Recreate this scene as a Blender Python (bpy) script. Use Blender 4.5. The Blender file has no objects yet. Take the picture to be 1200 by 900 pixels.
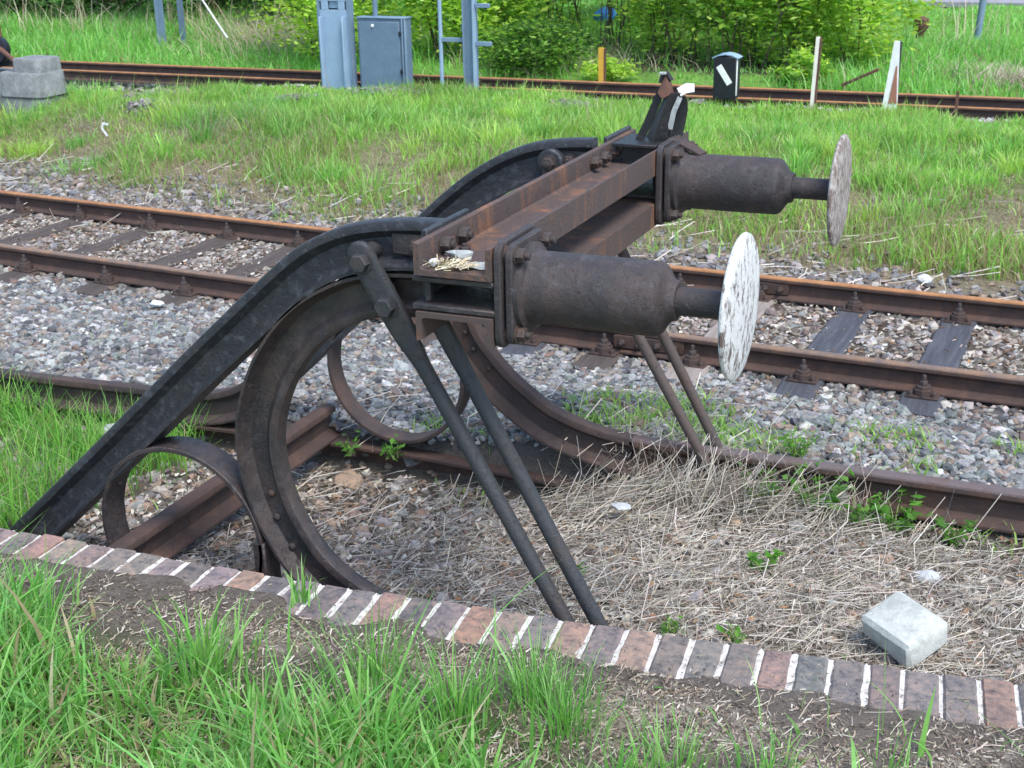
import bpy, math, random
import numpy as np
from mathutils import Vector, Matrix
rng = np.random.default_rng(7)
random.seed(7)
S = bpy.context.scene
COL = S.collection
rad = math.radians

# ------------------------------------------------------------------ noise
def _h(ix, iy, s):
    n = (ix.astype(np.int64) * 374761393 + iy.astype(np.int64) * 668265263 + s * 974634777) & 0x7fffffff
    n = ((n ^ (n >> 13)) * 1274126177) & 0x7fffffff
    return ((n ^ (n >> 16)) & 0xffff) / 65535.0
def vnoise(x, y, f=1.0, s=0):
    x = np.asarray(x, float) * f; y = np.asarray(y, float) * f
    ix = np.floor(x); iy = np.floor(y); u = x - ix; v = y - iy
    u = u * u * (3 - 2 * u); v = v * v * (3 - 2 * v)
    a = _h(ix, iy, s); b = _h(ix + 1, iy, s); c = _h(ix, iy + 1, s); d = _h(ix + 1, iy + 1, s)
    return (a * (1 - u) + b * u) * (1 - v) + (c * (1 - u) + d * u) * v
def fbm(x, y, f=1.0, s=0, o=3):
    r = 0; a = .5; t = 0
    for k in range(o):
        r = r + a * vnoise(x, y, f * 2 ** k, s + k * 17); t += a; a *= .5
    return r / t
def sstep(a, b, x):
    t = np.clip((np.asarray(x, float) - a) / (b - a), 0, 1); return t * t * (3 - 2 * t)

# ------------------------------------------------------------------ object helpers
def tag(o, label=None, cat=None, group=None, kind=None):
    if label: o['label'] = label
    if cat: o['category'] = cat
    if group: o['group'] = group
    if kind: o['kind'] = kind
    return o
def empty(name, loc, label, cat, group=None, rz=0):
    o = bpy.data.objects.new(name, None); COL.objects.link(o)
    o.location = loc; o.rotation_euler.z = rz; o.empty_display_size = .1
    return tag(o, label, cat, group)
ORIG = {}
def copy_tree(o, parent=None):
    c = o.copy(); COL.objects.link(c)
    if parent is not None: c.parent = parent
    for ch in list(o.children): copy_tree(ch, c)
    return c

class MB:
    def __init__(s): s.v = []; s.f = []; s.m = []; s.mi = 0
    def add(s, vs, fs):
        k = len(s.v); s.v += [tuple(map(float, q)) for q in vs]
        s.f += [tuple(i + k for i in f) for f in fs]; s.m += [s.mi] * len(fs); return s
    def box(s, c, d, M=None, bev=0.0, jit=0):
        """bevelled box: centre c, full sizes d, rotation matrix M (3x3 columns)"""
        hx, hy, hz = d[0] / 2, d[1] / 2, d[2] / 2; b = min(bev, hx * .9, hy * .9, hz * .9)
        M = np.array(M if M is not None else np.eye(3), float)
        if b <= 0:
            vs = [(x, y, z) for x in (-hx, hx) for y in (-hy, hy) for z in (-hz, hz)]
            fs = [(0, 1, 3, 2), (4, 6, 7, 5), (0, 4, 5, 1), (2, 3, 7, 6), (0, 2, 6, 4), (1, 5, 7, 3)]
        else:
            vs = []; idx = {}
            for sx in (-1, 1):
                for sy in (-1, 1):
                    for sz in (-1, 1):
                        for ax in range(3):
                            p = [sx * (hx - b), sy * (hy - b), sz * (hz - b)]
                            p[ax] = (sx * hx, sy * hy, sz * hz)[ax]
                            idx[(sx, sy, sz, ax)] = len(vs); vs.append(tuple(p))
            fs = []
            for ax in range(3):
                o = [a for a in range(3) if a != ax]
                for sg in (-1, 1):
                    def K(a, c_):
                        t = [0, 0, 0]; t[ax] = sg; t[o[0]] = a; t[o[1]] = c_
                        return idx[(*t, ax)]
                    q = [K(-1, -1), K(1, -1), K(1, 1), K(-1, 1)]
                    fl = (sg > 0) == (ax != 1)
                    fs.append(tuple(q if fl else q[::-1]))
            def cen(f): return np.mean([vs[i] for i in f], axis=0)
            def fix(f):
                a, b_, c_ = (np.array(vs[i]) for i in f[:3])
                return tuple(f) if np.dot(np.cross(b_ - a, c_ - a), cen(f)) > 0 else tuple(f[::-1])
            for ax in range(3):
                o = [a for a in range(3) if a != ax]
                for s1 in (-1, 1):
                    for s2 in (-1, 1):
                        def K2(e, a):
                            t = [0, 0, 0]; t[ax] = e; t[o[0]] = s1; t[o[1]] = s2; return idx[(*t, a)]
                        fs.append([K2(-1, o[0]), K2(1, o[0]), K2(1, o[1]), K2(-1, o[1])])
            for sx in (-1, 1):
                for sy in (-1, 1):
                    for sz in (-1, 1): fs.append([idx[(sx, sy, sz, a)] for a in range(3)])
            fs = [fix(f) for f in fs]
        vs = np.array(vs)
        if jit: vs = vs + rng.normal(0, jit, vs.shape)
        vs = vs @ M.T + np.array(c, float)
        return s.add(vs, fs)
    def sweep(s, prof, path, up, closed=False, cap=True):
        """prof: (side, up) pairs, CCW seen along the path; path: points; up: one vector or one per point"""
        P = np.array(path, float); n = len(P); k = len(prof)
        Ups = np.array(up, float)
        if Ups.ndim == 1: Ups = np.tile(Ups, (n, 1))
        T = np.zeros_like(P)
        for i in range(n):
            if closed: t = P[(i + 1) % n] - P[i - 1]
            else: t = P[min(i + 1, n - 1)] - P[max(i - 1, 0)]
            T[i] = t / np.linalg.norm(t)
        vs = []
        for i in range(n):
            u = Ups[i] - T[i] * np.dot(Ups[i], T[i]); u /= np.linalg.norm(u)
            sd = np.cross(T[i], u)
            for a, b in prof: vs.append(P[i] + sd * a + u * b)
        fs = []
        rngi = n if closed else n - 1
        for i in range(rngi):
            j = (i + 1) % n
            for q in range(k):
                r = (q + 1) % k
                fs.append((i * k + q, i * k + r, j * k + r, j * k + q))
        if cap and not closed:
            fs.append(tuple(range(k))[::-1]); fs.append(tuple((n - 1) * k + q for q in range(k)))
        return s.add(vs, fs)
    def tube(s, path, r, n=10, cap=True):
        P = np.array(path, float); m = len(P)
        rr = np.full(m, r) if np.isscalar(r) else np.array(r, float)
        vs = []; ref = None
        for i in range(m):
            t = P[min(i + 1, m - 1)] - P[max(i - 1, 0)]; t = t / np.linalg.norm(t)
            if ref is None: ref = np.array((0, 0, 1.)) if abs(t[2]) < .9 else np.array((1., 0, 0))
            a = np.cross(t, ref); a /= np.linalg.norm(a); b = np.cross(a, t); ref = b
            for q in range(n):
                w = 2 * math.pi * q / n
                vs.append(P[i] + rr[i] * (math.cos(w) * a - math.sin(w) * b))
        fs = []
        for i in range(m - 1):
            for q in range(n):
                r_ = (q + 1) % n; fs.append((i * n + q, (i + 1) * n + q, (i + 1) * n + r_, i * n + r_)[::-1])
        if cap: fs.append(tuple(range(n))); fs.append(tuple((m - 1) * n + q for q in range(n))[::-1])
        return s.add(vs, fs)
    def lathe(s, prof, c, axis, n=40):
        """prof: (along axis, radius)"""
        ax = np.array(axis, float); ax /= np.linalg.norm(ax)
        ref = np.array((0, 0, 1.)) if abs(ax[2]) < .9 else np.array((1., 0, 0))
        a = np.cross(ax, ref); a /= np.linalg.norm(a); b = np.cross(ax, a); c = np.array(c, float)
        vs = []; k = len(prof)
        for q in range(n):
            w = 2 * math.pi * q / n; d = math.cos(w) * a + math.sin(w) * b
            for (t, r) in prof: vs.append(c + ax * t + d * max(r, 1e-5))
        fs = []
        for q in range(n):
            r_ = (q + 1) % n
            for i in range(k - 1):
                fs.append((q * k + i, r_ * k + i, r_ * k + i + 1, q * k + i + 1)[::-1])
        return s.add(vs, fs)
    def chain(s, c, axis, rings, n=12):
        """one closed surface of rings (offset along axis, radius, 'o' round or 'h' hexagonal)"""
        ax = np.array(axis, float); ax /= np.linalg.norm(ax); c = np.array(c, float)
        ref = np.array((0, 0, 1.)) if abs(ax[2]) < .9 else np.array((1., 0, 0))
        a = np.cross(ax, ref); a /= np.linalg.norm(a); b = np.cross(ax, a); vs = []; fs = []
        for (t, r, k) in rings:
            for q in range(n):
                w = 2 * math.pi * q / n; rr = r * (math.cos(math.pi / 6) if (k == 'h' and q % 2) else 1)
                vs.append(c + ax * t + (math.cos(w) * a + math.sin(w) * b) * rr)
        m = len(rings)
        for i in range(m - 1):
            for q in range(n):
                r_ = (q + 1) % n; fs.append((i * n + q, i * n + r_, (i + 1) * n + r_, (i + 1) * n + q))
        fs.append(tuple(range(n))[::-1]); fs.append(tuple((m - 1) * n + q for q in range(n)))
        return s.add(vs, fs)
    def hexbolt(s, c, axis, r=.022, h=.018, stub=.014, back=()):
        R = list(back) + [(-.004, r * 1.25, 'o'), (.004, r * 1.25, 'o'), (.005, r, 'h'), (.005 + h * .85, r, 'h'), (.005 + h, r * .86, 'h')]
        if stub: R += [(.006 + h, r * .5, 'o'), (.006 + h + stub * .85, r * .5, 'o'), (.006 + h + stub, r * .42, 'o')]
        return s.chain(c, axis, R)
    def rivet(s, c, axis, r=.016):
        return s.lathe([(-.003, r), (.002, r), (.007, r * .85), (.011, r * .5), (.0125, 0)], c, axis, 12)
    def build(s, name, mats, parent=None, origin=(0, 0, 0), angle=38, smooth=True):
        me = bpy.data.meshes.new(name)
        o0 = np.array(origin, float)
        me.from_pydata([tuple(np.array(q) - o0) for q in s.v], [], s.f)
        for m in (mats if isinstance(mats, (list, tuple)) else [mats]): me.materials.append(m)
        me.polygons.foreach_set('material_index', s.m)
        me.update()
        if smooth:
            me.polygons.foreach_set('use_smooth', [True] * len(me.polygons))
            me.set_sharp_from_angle(angle=rad(angle))
        o = bpy.data.objects.new(name, me); COL.objects.link(o)
        if parent is not None: o.parent = parent
        else: o.location = origin
        return o

def fast(name, V, T, col, mat, smooth=False, parent=None, origin=None):
    V = np.asarray(V, np.float32)
    if origin is not None: V = V - np.asarray(origin, np.float32)
    T = np.asarray(T, np.int32); k = T.shape[1]
    me = bpy.data.meshes.new(name)
    me.vertices.add(len(V)); me.vertices.foreach_set('co', V.ravel())
    me.loops.add(T.size); me.loops.foreach_set('vertex_index', T.ravel())
    me.polygons.add(len(T)); me.polygons.foreach_set('loop_start', np.arange(0, T.size, k, dtype=np.int32))
    try: me.polygons.foreach_set('loop_total', np.full(len(T), k, np.int32))
    except Exception: pass
    me.polygons.foreach_set('use_smooth', np.full(len(T), smooth, bool))
    me.update(calc_edges=True)
    if col is not None:
        a = me.color_attributes.new('Col', 'FLOAT_COLOR', 'POINT')
        c4 = np.ones((len(V), 4), np.float32); c4[:, :3] = col
        a.data.foreach_set('color', c4.ravel())
    me.materials.append(mat); me.validate()
    o = bpy.data.objects.new(name, me); COL.objects.link(o)
    if parent is not None: o.parent = parent
    elif origin is not None: o.location = origin
    return o

# ------------------------------------------------------------------ materials
class NT:
    def __init__(s, name):
        s.m = bpy.data.materials.new(name); s.m.use_nodes = True
        s.t = s.m.node_tree; s.t.nodes.clear()
        s.out = s.n('ShaderNodeOutputMaterial')
    def n(s, t, **kw):
        d = s.t.nodes.new(t)
        for k, v in kw.items(): setattr(d, k, v)
        return d
    def l(s, a, b): s.t.links.new(a, b)
    def noise(s, scale, detail=4, rough=.55, vec=None, dist=0):
        d = s.n('ShaderNodeTexNoise'); d.inputs['Scale'].default_value = scale; d.inputs['Detail'].default_value = detail
        d.inputs['Roughness'].default_value = rough; d.inputs['Distortion'].default_value = dist
        if vec is not None: s.l(vec, d.inputs['Vector'])
        return d.outputs['Fac']
    def ramp(s, fac, stops):
        d = s.n('ShaderNodeValToRGB'); e = d.color_ramp.elements
        while len(e) < len(stops): e.new(.5)
        for el, (p, c) in zip(e, stops):
            el.position = p; el.color = (*c, 1) if len(c) == 3 else c
        s.l(fac, d.inputs['Fac']); return d.outputs['Color']
    def mix(s, fac, a, b, mode='MIX'):
        d = s.n('ShaderNodeMix', data_type='RGBA', blend_type=mode)
        for v, i in ((fac, 0), (a, 6), (b, 7)):
            if hasattr(v, 'is_output'): s.l(v, d.inputs[i])
            elif i == 0: d.inputs[0].default_value = v
            else: d.inputs[i].default_value = (*v, 1)
        return d.outputs[2]
    def math(s, op, a, b=0):
        d = s.n('ShaderNodeMath', operation=op)
        for v, i in ((a, 0), (b, 1)):
            if hasattr(v, 'is_output'): s.l(v, d.inputs[i])
            else: d.inputs[i].default_value = v
        return d.outputs[0]
    def principled(s, color, rough=.8, metal=0, bump=None, bstr=.3, bdist=.01, spec=.4):
        p = s.n('ShaderNodeBsdfPrincipled')
        if hasattr(color, 'is_output'): s.l(color, p.inputs['Base Color'])
        else: p.inputs['Base Color'].default_value = (*color, 1)
        if hasattr(rough, 'is_output'): s.l(rough, p.inputs['Roughness'])
        else: p.inputs['Roughness'].default_value = rough
        p.inputs['Metallic'].default_value = metal
        p.inputs['Specular IOR Level'].default_value = spec
        if bump is not None:
            b = s.n('ShaderNodeBump'); b.inputs['Strength'].default_value = bstr; b.inputs['Distance'].default_value = bdist
            s.l(bump, b.inputs['Height']); s.l(b.outputs['Normal'], p.inputs['Normal'])
        s.l(p.outputs[0], s.out.inputs['Surface']); return p
    def obj(s): return s.n('ShaderNodeTexCoord').outputs['Object']
    def attr(s): return s.n('ShaderNodeAttribute', attribute_name='Col').outputs['Color']

def iron(name, dark, mid, rust, thr=.56, rough=.6, streak=False, spec=.4, sc=9, width=.2, sheen_mottle=None):
    n = NT(name); v = n.obj()
    if streak:
        mp = n.n('ShaderNodeMapping'); mp.inputs['Scale'].default_value = (1, 1, .25); n.l(v, mp.inputs['Vector']); vs = mp.outputs[0]
    else: vs = v
    a = n.noise(sc, 6, .65, vs, .4); b = n.noise(sc * 6, 5, .7, v); c = n.noise(sc * .35, 3, .5, v)
    base = n.mix(b, dark, mid)
    f = n.math('ADD', n.math('MULTIPLY', a, .7), n.math('MULTIPLY', c, .3))
    mask = n.ramp(f, [(thr - width / 2, (0, 0, 0)), (thr + width / 2, (1, 1, 1))])
    rc = n.mix(b, tuple(x * .5 for x in rust), tuple(min(1, x * 1.35) for x in rust))
    col = n.mix(mask, base, rc)
    if sheen_mottle:
        d = n.noise(sc * 2.3, 6, .75, v, .3)  # mottle patches: iron texture, plus highlights painted into the colour on dark irons
        cm = n.ramp(d, [(.52, (0, 0, 0)), (.70, (.75, .75, .75))])
        col = n.mix(cm, col, sheen_mottle)
    hgt = n.math('ADD', b, n.math('MULTIPLY', n.noise(sc * 22, 3, .6, v), .5))
    rr = n.ramp(b, [(.3, (rough - .12,) * 3), (.7, (rough + .2,) * 3)])
    pit = n.ramp(n.noise(sc * 4.5, 5, .7, v, .2), [(.30, (0, 0, 0)), (.42, (1, 1, 1))]); hgt = n.math('ADD', hgt, n.math('MULTIPLY', pit, .9))
    n.principled(n.mix(n.math('MULTIPLY', n.math('SUBTRACT', 1, pit), .55), col, rc), rr, 0, hgt, .6, .006, spec)
    return n.m
M = {}
M['strut'] = iron('tarred_iron', (.010, .011, .014), (.027, .029, .035), (.048, .038, .034), .62, .5, spec=.55, sheen_mottle=(.085, .092, .105))
M['curve'] = iron('dark_rusty_iron', (.013, .011, .012), (.032, .027, .028), (.062, .042, .036), .52, .5, spec=.55, sheen_mottle=(.075, .068, .072))
M['browniron'] = iron('brown_iron', (.026, .020, .020), (.058, .043, .040), (.080, .050, .041), .52, .75)
M['beam'] = iron('rusty_beam_iron', (.050, .036, .033), (.105, .076, .066), (.27, .12, .054), .60, .75, streak=True, sheen_mottle=(.07, .05, .042))
M['barrel'] = iron('buffer_iron', (.021, .019, .020), (.047, .040, .040), (.066, .046, .040), .58, .62, streak=True, spec=.45, sheen_mottle=(.085, .078, .08))
M['rod'] = iron('rod_iron', (.018, .020, .023), (.046, .048, .053), (.060, .045, .037), .60, .55, spec=.5)
M['rodfar'] = iron('rod_iron_brown', (.05, .042, .040), (.09, .075, .07), (.09, .062, .052), .5, .7)
M['rail'] = iron('rail_side_rust', (.038, .025, .022), (.072, .047, .040), (.105, .058, .042), .55, .8)
M['railtop'] = iron('rail_head_rust', (.10, .072, .062), (.19, .14, .115), (.26, .155, .09), .5, .6)
M['railtop_orange'] = iron('rail_head_orange', (.20, .085, .03), (.36, .165, .065), (.42, .20, .08), .5, .6)
M['railtop_grey'] = iron('rail_head_grey', (.085, .068, .066), (.15, .115, .112), (.13, .075, .06), .6, .6)
M['bolt'] = iron('bolt_iron', (.03, .024, .022), (.07, .052, .046), (.10, .05, .03), .6, .6)
M['chair'] = iron('chair_iron', (.035, .024, .021), (.075, .05, .042), (.11, .058, .038), .6, .75)
M['blackmetal'] = iron('black_metal', (.006, .007, .008), (.018, .019, .02), (.06, .035, .022), .68, .45, spec=.5)
M['browntin'] = iron('brown_tin', (.07, .035, .026), (.13, .065, .048), (.2, .09, .05), .55, .7)

def disc_mat():
    n = NT('flaking_white_paint'); v = n.obj()
    mp = n.n('ShaderNodeMapping'); mp.inputs['Scale'].default_value = (1, 1, .6); n.l(v, mp.inputs['Vector'])
    a = n.noise(34, 10, .82, mp.outputs[0], .2); b = n.noise(70, 4, .7, v); c = n.noise(5, 3, .5, v)
    f = n.math('ADD', n.math('MULTIPLY', a, .75), n.math('MULTIPLY', c, .25))
    mask = n.ramp(f, [(.435, (0, 0, 0)), (.485, (1, 1, 1))])
    paint = n.mix(b, (.44, .44, .41), (.72, .73, .70))
    ru = n.mix(b, (.06, .05, .05), (.20, .14, .11))
    n.principled(n.mix(mask, ru, paint), .7, 0, mask, .5, .004)
    return n.m
M['disc'] = disc_mat()
def disc2_mat():
    n = NT('worn_rusty_paint'); v = n.obj()
    mp = n.n('ShaderNodeMapping'); mp.inputs['Scale'].default_value = (1, 1, .6); n.l(v, mp.inputs['Vector'])
    a = n.noise(38, 10, .8, mp.outputs[0], .2); b = n.noise(70, 4, .7, v)
    mask = n.ramp(a, [(.44, (0, 0, 0)), (.56, (1, 1, 1))])
    n.principled(n.mix(mask, n.mix(b, (.10, .075, .062), (.20, .15, .12)), n.mix(b, (.33, .30, .27), (.47, .44, .40))), .75, 0, mask, .4, .003)
    return n.m
M['disc_worn'] = disc2_mat()

def plain(name, c1, c2, rough=.7, sc=12, bstr=.25, spec=.35, bd=.006):
    n = NT(name); v = n.obj(); a = n.noise(sc, 6, .65, v); b = n.noise(sc * 5, 4, .6, v)
    f = n.math('ADD', n.math('MULTIPLY', a, .65), n.math('MULTIPLY', b, .35))
    n.principled(n.ramp(f, [(.32, c1), (.68, c2)]), rough, 0, f, bstr, bd, spec); return n.m
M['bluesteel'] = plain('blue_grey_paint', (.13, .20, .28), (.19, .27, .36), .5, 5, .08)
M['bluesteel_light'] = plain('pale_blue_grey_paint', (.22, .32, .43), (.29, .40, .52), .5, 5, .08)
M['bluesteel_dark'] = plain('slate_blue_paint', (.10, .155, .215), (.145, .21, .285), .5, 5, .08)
M['black'] = plain('black_paint', (.006, .007, .012), (.016, .018, .026), .45, 9)
M['white'] = plain('white_paint', (.62, .62, .60), (.84, .84, .82), .6, 14)
M['cream'] = plain('cream_paint', (.66, .60, .52), (.82, .77, .70), .6, 14)
M['redbrown'] = plain('faded_red_paint', (.25, .10, .07), (.38, .17, .12), .7, 14)
M['yellow'] = plain('yellow_ochre_paint', (.50, .27, .03), (.72, .42, .06), .6, 14)
M['concrete'] = plain('weathered_concrete', (.10, .108, .11), (.27, .28, .275), .9, 7, .5)
M['paleblock'] = plain('pale_concrete', (.30, .31, .28), (.58, .59, .54), .9, 9, .8, .35, .012)
M['stone'] = plain('grey_stone', (.20, .22, .22), (.46, .48, .46), .85, 20, .4)
M['palestone'] = plain('pale_grey_stone', (.30, .31, .31), (.50, .52, .52), .85, 25, .5)
M['whitestone'] = plain('white_stone', (.5, .52, .52), (.75, .77, .77), .85, 20, .4)
M['greyroof'] = plain('grey_road', (.22, .21, .24), (.30, .29, .32), .9, 3)
M['bluelitter'] = plain('blue_plastic', (.03, .14, .5), (.06, .25, .75), .4, 10)
M['wire'] = plain('white_cable', (.6, .6, .6), (.75, .75, .75), .5, 10)
M['bark'] = plain('grey_brown_bark', (.05, .038, .028), (.13, .10, .075), .95, 20, .6)
M['slate'] = plain('dark_tar', (.02, .022, .025), (.05, .055, .06), .8, 10)
def wood(name, c1, c2, ax=1):
    n = NT(name); v = n.obj(); mp = n.n('ShaderNodeMapping')
    sc = [26, 26, 26]; sc[ax] = 1.6; mp.inputs['Scale'].default_value = sc; n.l(v, mp.inputs['Vector'])
    a = n.noise(1, 6, .7, mp.outputs[0], .5); b = n.noise(7, 4, .6, v)
    n.principled(n.mix(n.math('MULTIPLY', b, .4), n.ramp(a, [(.3, c1), (.7, c2)]), c1), .85, 0, a, .5, .01, .3); return n.m
M['sleeper'] = wood('dark_sleeper_wood', (.035, .037, .044), (.105, .108, .122))
M['sleeper_brown'] = wood('brown_sleeper_wood', (.04, .032, .028), (.12, .095, .08))
M['sleeper_pale'] = wood('bleached_sleeper_wood', (.17, .14, .12), (.36, .31, .27))
def vcol(name, rough=.85, transl=0, noise=0, bump=0, spec=.3):
    n = NT(name); c = n.attr()
    if noise:
        v = n.obj(); a = n.noise(noise, 5, .65, v)
        c = n.mix(1, c, n.ramp(n.math('ADD', n.math('MULTIPLY', a, .4), n.math('MULTIPLY', n.noise(noise * .42, 6, .75, v, .5), .6)), [(.36, (.42, .46, .54)), (.5, (1, 1, 1)), (.63, (1.55, 1.35, 1.2))]), 'MULTIPLY')
        p = n.principled(c, rough, 0, a, bump, .01, spec)
    else: p = n.principled(c, rough, spec=spec)
    if transl:
        t = n.n('ShaderNodeBsdfTranslucent'); n.l(n.mix(1, c, (1.4, 1.42, .75), 'MULTIPLY'), t.inputs['Color'])
        m = n.n('ShaderNodeMixShader'); m.inputs[0].default_value = transl
        n.l(p.outputs[0], m.inputs[1]); n.l(t.outputs[0], m.inputs[2]); n.l(m.outputs[0], n.out.inputs['Surface'])
    return n.m
M['grass'] = vcol('grass_blades', .5, .45, spec=.4)
M['leaf'] = vcol('leaves', .5, .6, spec=.3)
M['straw'] = vcol('straw', .7, .1)
M['pebble'] = vcol('pebbles', .85, 0, 60, .5)
M['brick'] = vcol('brick', .85, 0, 38, .5)
def ground_mat():
    n = NT('ground_earth'); c = n.attr(); v = n.n('ShaderNodeNewGeometry').outputs['Position']
    a = n.noise(14, 7, .7, v); b = n.noise(90, 4, .7, v)
    f = n.math('ADD', n.math('MULTIPLY', a, .5), n.math('MULTIPLY', b, .5))
    c = n.mix(1, c, n.ramp(f, [(.3, (.45, .45, .45)), (.7, (1.5, 1.5, 1.5))]), 'MULTIPLY')
    n.principled(c, .95, 0, f, .8, .03, .2); return n.m
M['ground'] = ground_mat()
def mortar_mat():
    n = NT('white_mortar'); v = n.obj(); a = n.noise(40, 5, .7, v)
    n.principled(n.ramp(a, [(.34, (.16, .13, .11)), (.43, (.48, .45, .41)), (.55, (.58, .56, .53)), (.8, (.70, .69, .67))]), .9, 0, a, .7, .006); return n.m
M['mortar'] = mortar_mat()

# ------------------------------------------------------------------ camera
CAMP = np.array((.902, -4.774, 2.41))
FW = None
def setup_camera():
    global FW
    yaw, pit, rol, f = -.405, .355, -.018, 1560.067
    F = np.array([math.sin(yaw) * math.cos(pit), math.cos(yaw) * math.cos(pit), -math.sin(pit)])
    R = np.array([math.cos(yaw), -math.sin(yaw), 0]); U = np.cross(R, F)
    c, s = math.cos(rol), math.sin(rol); R2 = c * R + s * U; U2 = -s * R + c * U
    cd = bpy.data.cameras.new('camera'); cam = bpy.data.objects.new('camera', cd); COL.objects.link(cam)
    cd.sensor_width = 36; cd.sensor_fit = 'HORIZONTAL'; cd.lens = f / 1200 * 36; cd.clip_end = 3000; cd.clip_start = .05
    cam.matrix_world = Matrix(((R2[0], U2[0], -F[0], CAMP[0]), (R2[1], U2[1], -F[1], CAMP[1]), (R2[2], U2[2], -F[2], CAMP[2]), (0, 0, 0, 1)))
    cd.dof.use_dof = True; cd.dof.focus_distance = 4.4; cd.dof.aperture_fstop = 11
    S.camera = cam; FW = (R2, U2, F, f)
setup_camera()
def inview(P, m=140):
    """which points can fall in the frame, with a margin of m pixels (keeps the scatter to what can be seen)"""
    R, U, F, f = FW; d = P - CAMP; z = d @ F; z = np.maximum(z, .05)
    x = 600 + f * (d @ R) / z; y = 450 - f * (d @ U) / z
    return (z > .06) & (x > -m) & (x < 1200 + m) & (y > -m) & (y < 900 + m)

# ------------------------------------------------------------------ terrain
KB = np.array([(-4.2, -1.17), (-2.85, -1.118), (-1.458, -1.058), (-.427, -.964), (.43, -.881), (.952, -.822), (2.4, -.66)])
KW = .262; KZ = .03
def kback(x): return np.interp(x, KB[:, 0], KB[:, 1])
def main_y(x): return 2.784 + .003 * x * x - .042 * x
def dmain(x, y): return y - main_y(x)          # 0 at the near rail, 1.507 at the far one
def H(x, y):
    x = np.asarray(x, float); y = np.asarray(y, float)
    d = kback(x) - y                            # >0 towards the camera from the kerb's back edge
    # foreground soil, lapping over the front of the bricks
    lap = .25 - .06 * sstep(-1.5, -2.4, x) - .20 * np.exp(-((x + 1.66) / .15) ** 2) - .07 * np.exp(-((x + 2.0) / .12) ** 2) - .07 * np.exp(-((x + 1.08) / .10) ** 2) + .02 * sstep(0, .6, x)
    lap = lap + (fbm(x, y, 9, 5) - .5) * .15
    soil = KZ + .001 + np.clip((d - lap) * .35, -.03, .012) + (fbm(x, y, 16, 9) - .5) * .014 + .10 * sstep(.5, 2.6, d)
    # bed of the siding
    low = -.30 + .23 * sstep(-1.3, -.1, x)
    far_ = -.40 + .185 * sstep(-1.6, -.5, x)
    t = sstep(-.95, .65, y)
    bed = low * (1 - t) + far_ * t + (fbm(x, y, 3, 31) - .5) * .04
    # ballast shoulder
    top = -.21 + .15 * sstep(-2.2, -.8, x)
    dm = dmain(x, y)
    sh = top + (-.368 - top) * sstep(-1.6, -.42, dm) + (fbm(x, y, 2.2, 41) - .5) * .05 * sstep(-.05, -.5, dm)
    r = bed + (sh - bed) * sstep(.70, .80, y)
    # bank behind the running line
    bank = -.368 + .09 * sstep(1.9, 3.0, dm) + .24 * sstep(2.5, 5.0, dm) + .09 * np.exp(-((dm - 4.4) / 1.1) ** 2) + (fbm(x, y, .9, 51) - .5) * .2 * sstep(2.4, 3.5, dm)
    r = np.where(dm > 1.2, bank, r)
    r = r - .16 * sstep(10.95, 11.35, y) + .13 * sstep(13.0, 14.0, y) - .24 * sstep(9.1, 9.6, y) * sstep(-9.7, -10.6, x) * sstep(13, 11.5, y)
    hill = .2 * sstep(13.5, 18, y) * sstep(-9, -13, x) + .25 * sstep(14.3, 17, y) * sstep(-9.5, -8, x) * sstep(-1.5, -3.2, x)
    r = r + hill  + (fbm(x, y, .35, 61) - .5) * .3 * sstep(14, 18, y)
    kerbin = sstep(.02, .15, d)
    r = np.where(d > .02, bed * (1 - kerbin) + soil * kerbin, r)
    return r

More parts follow.
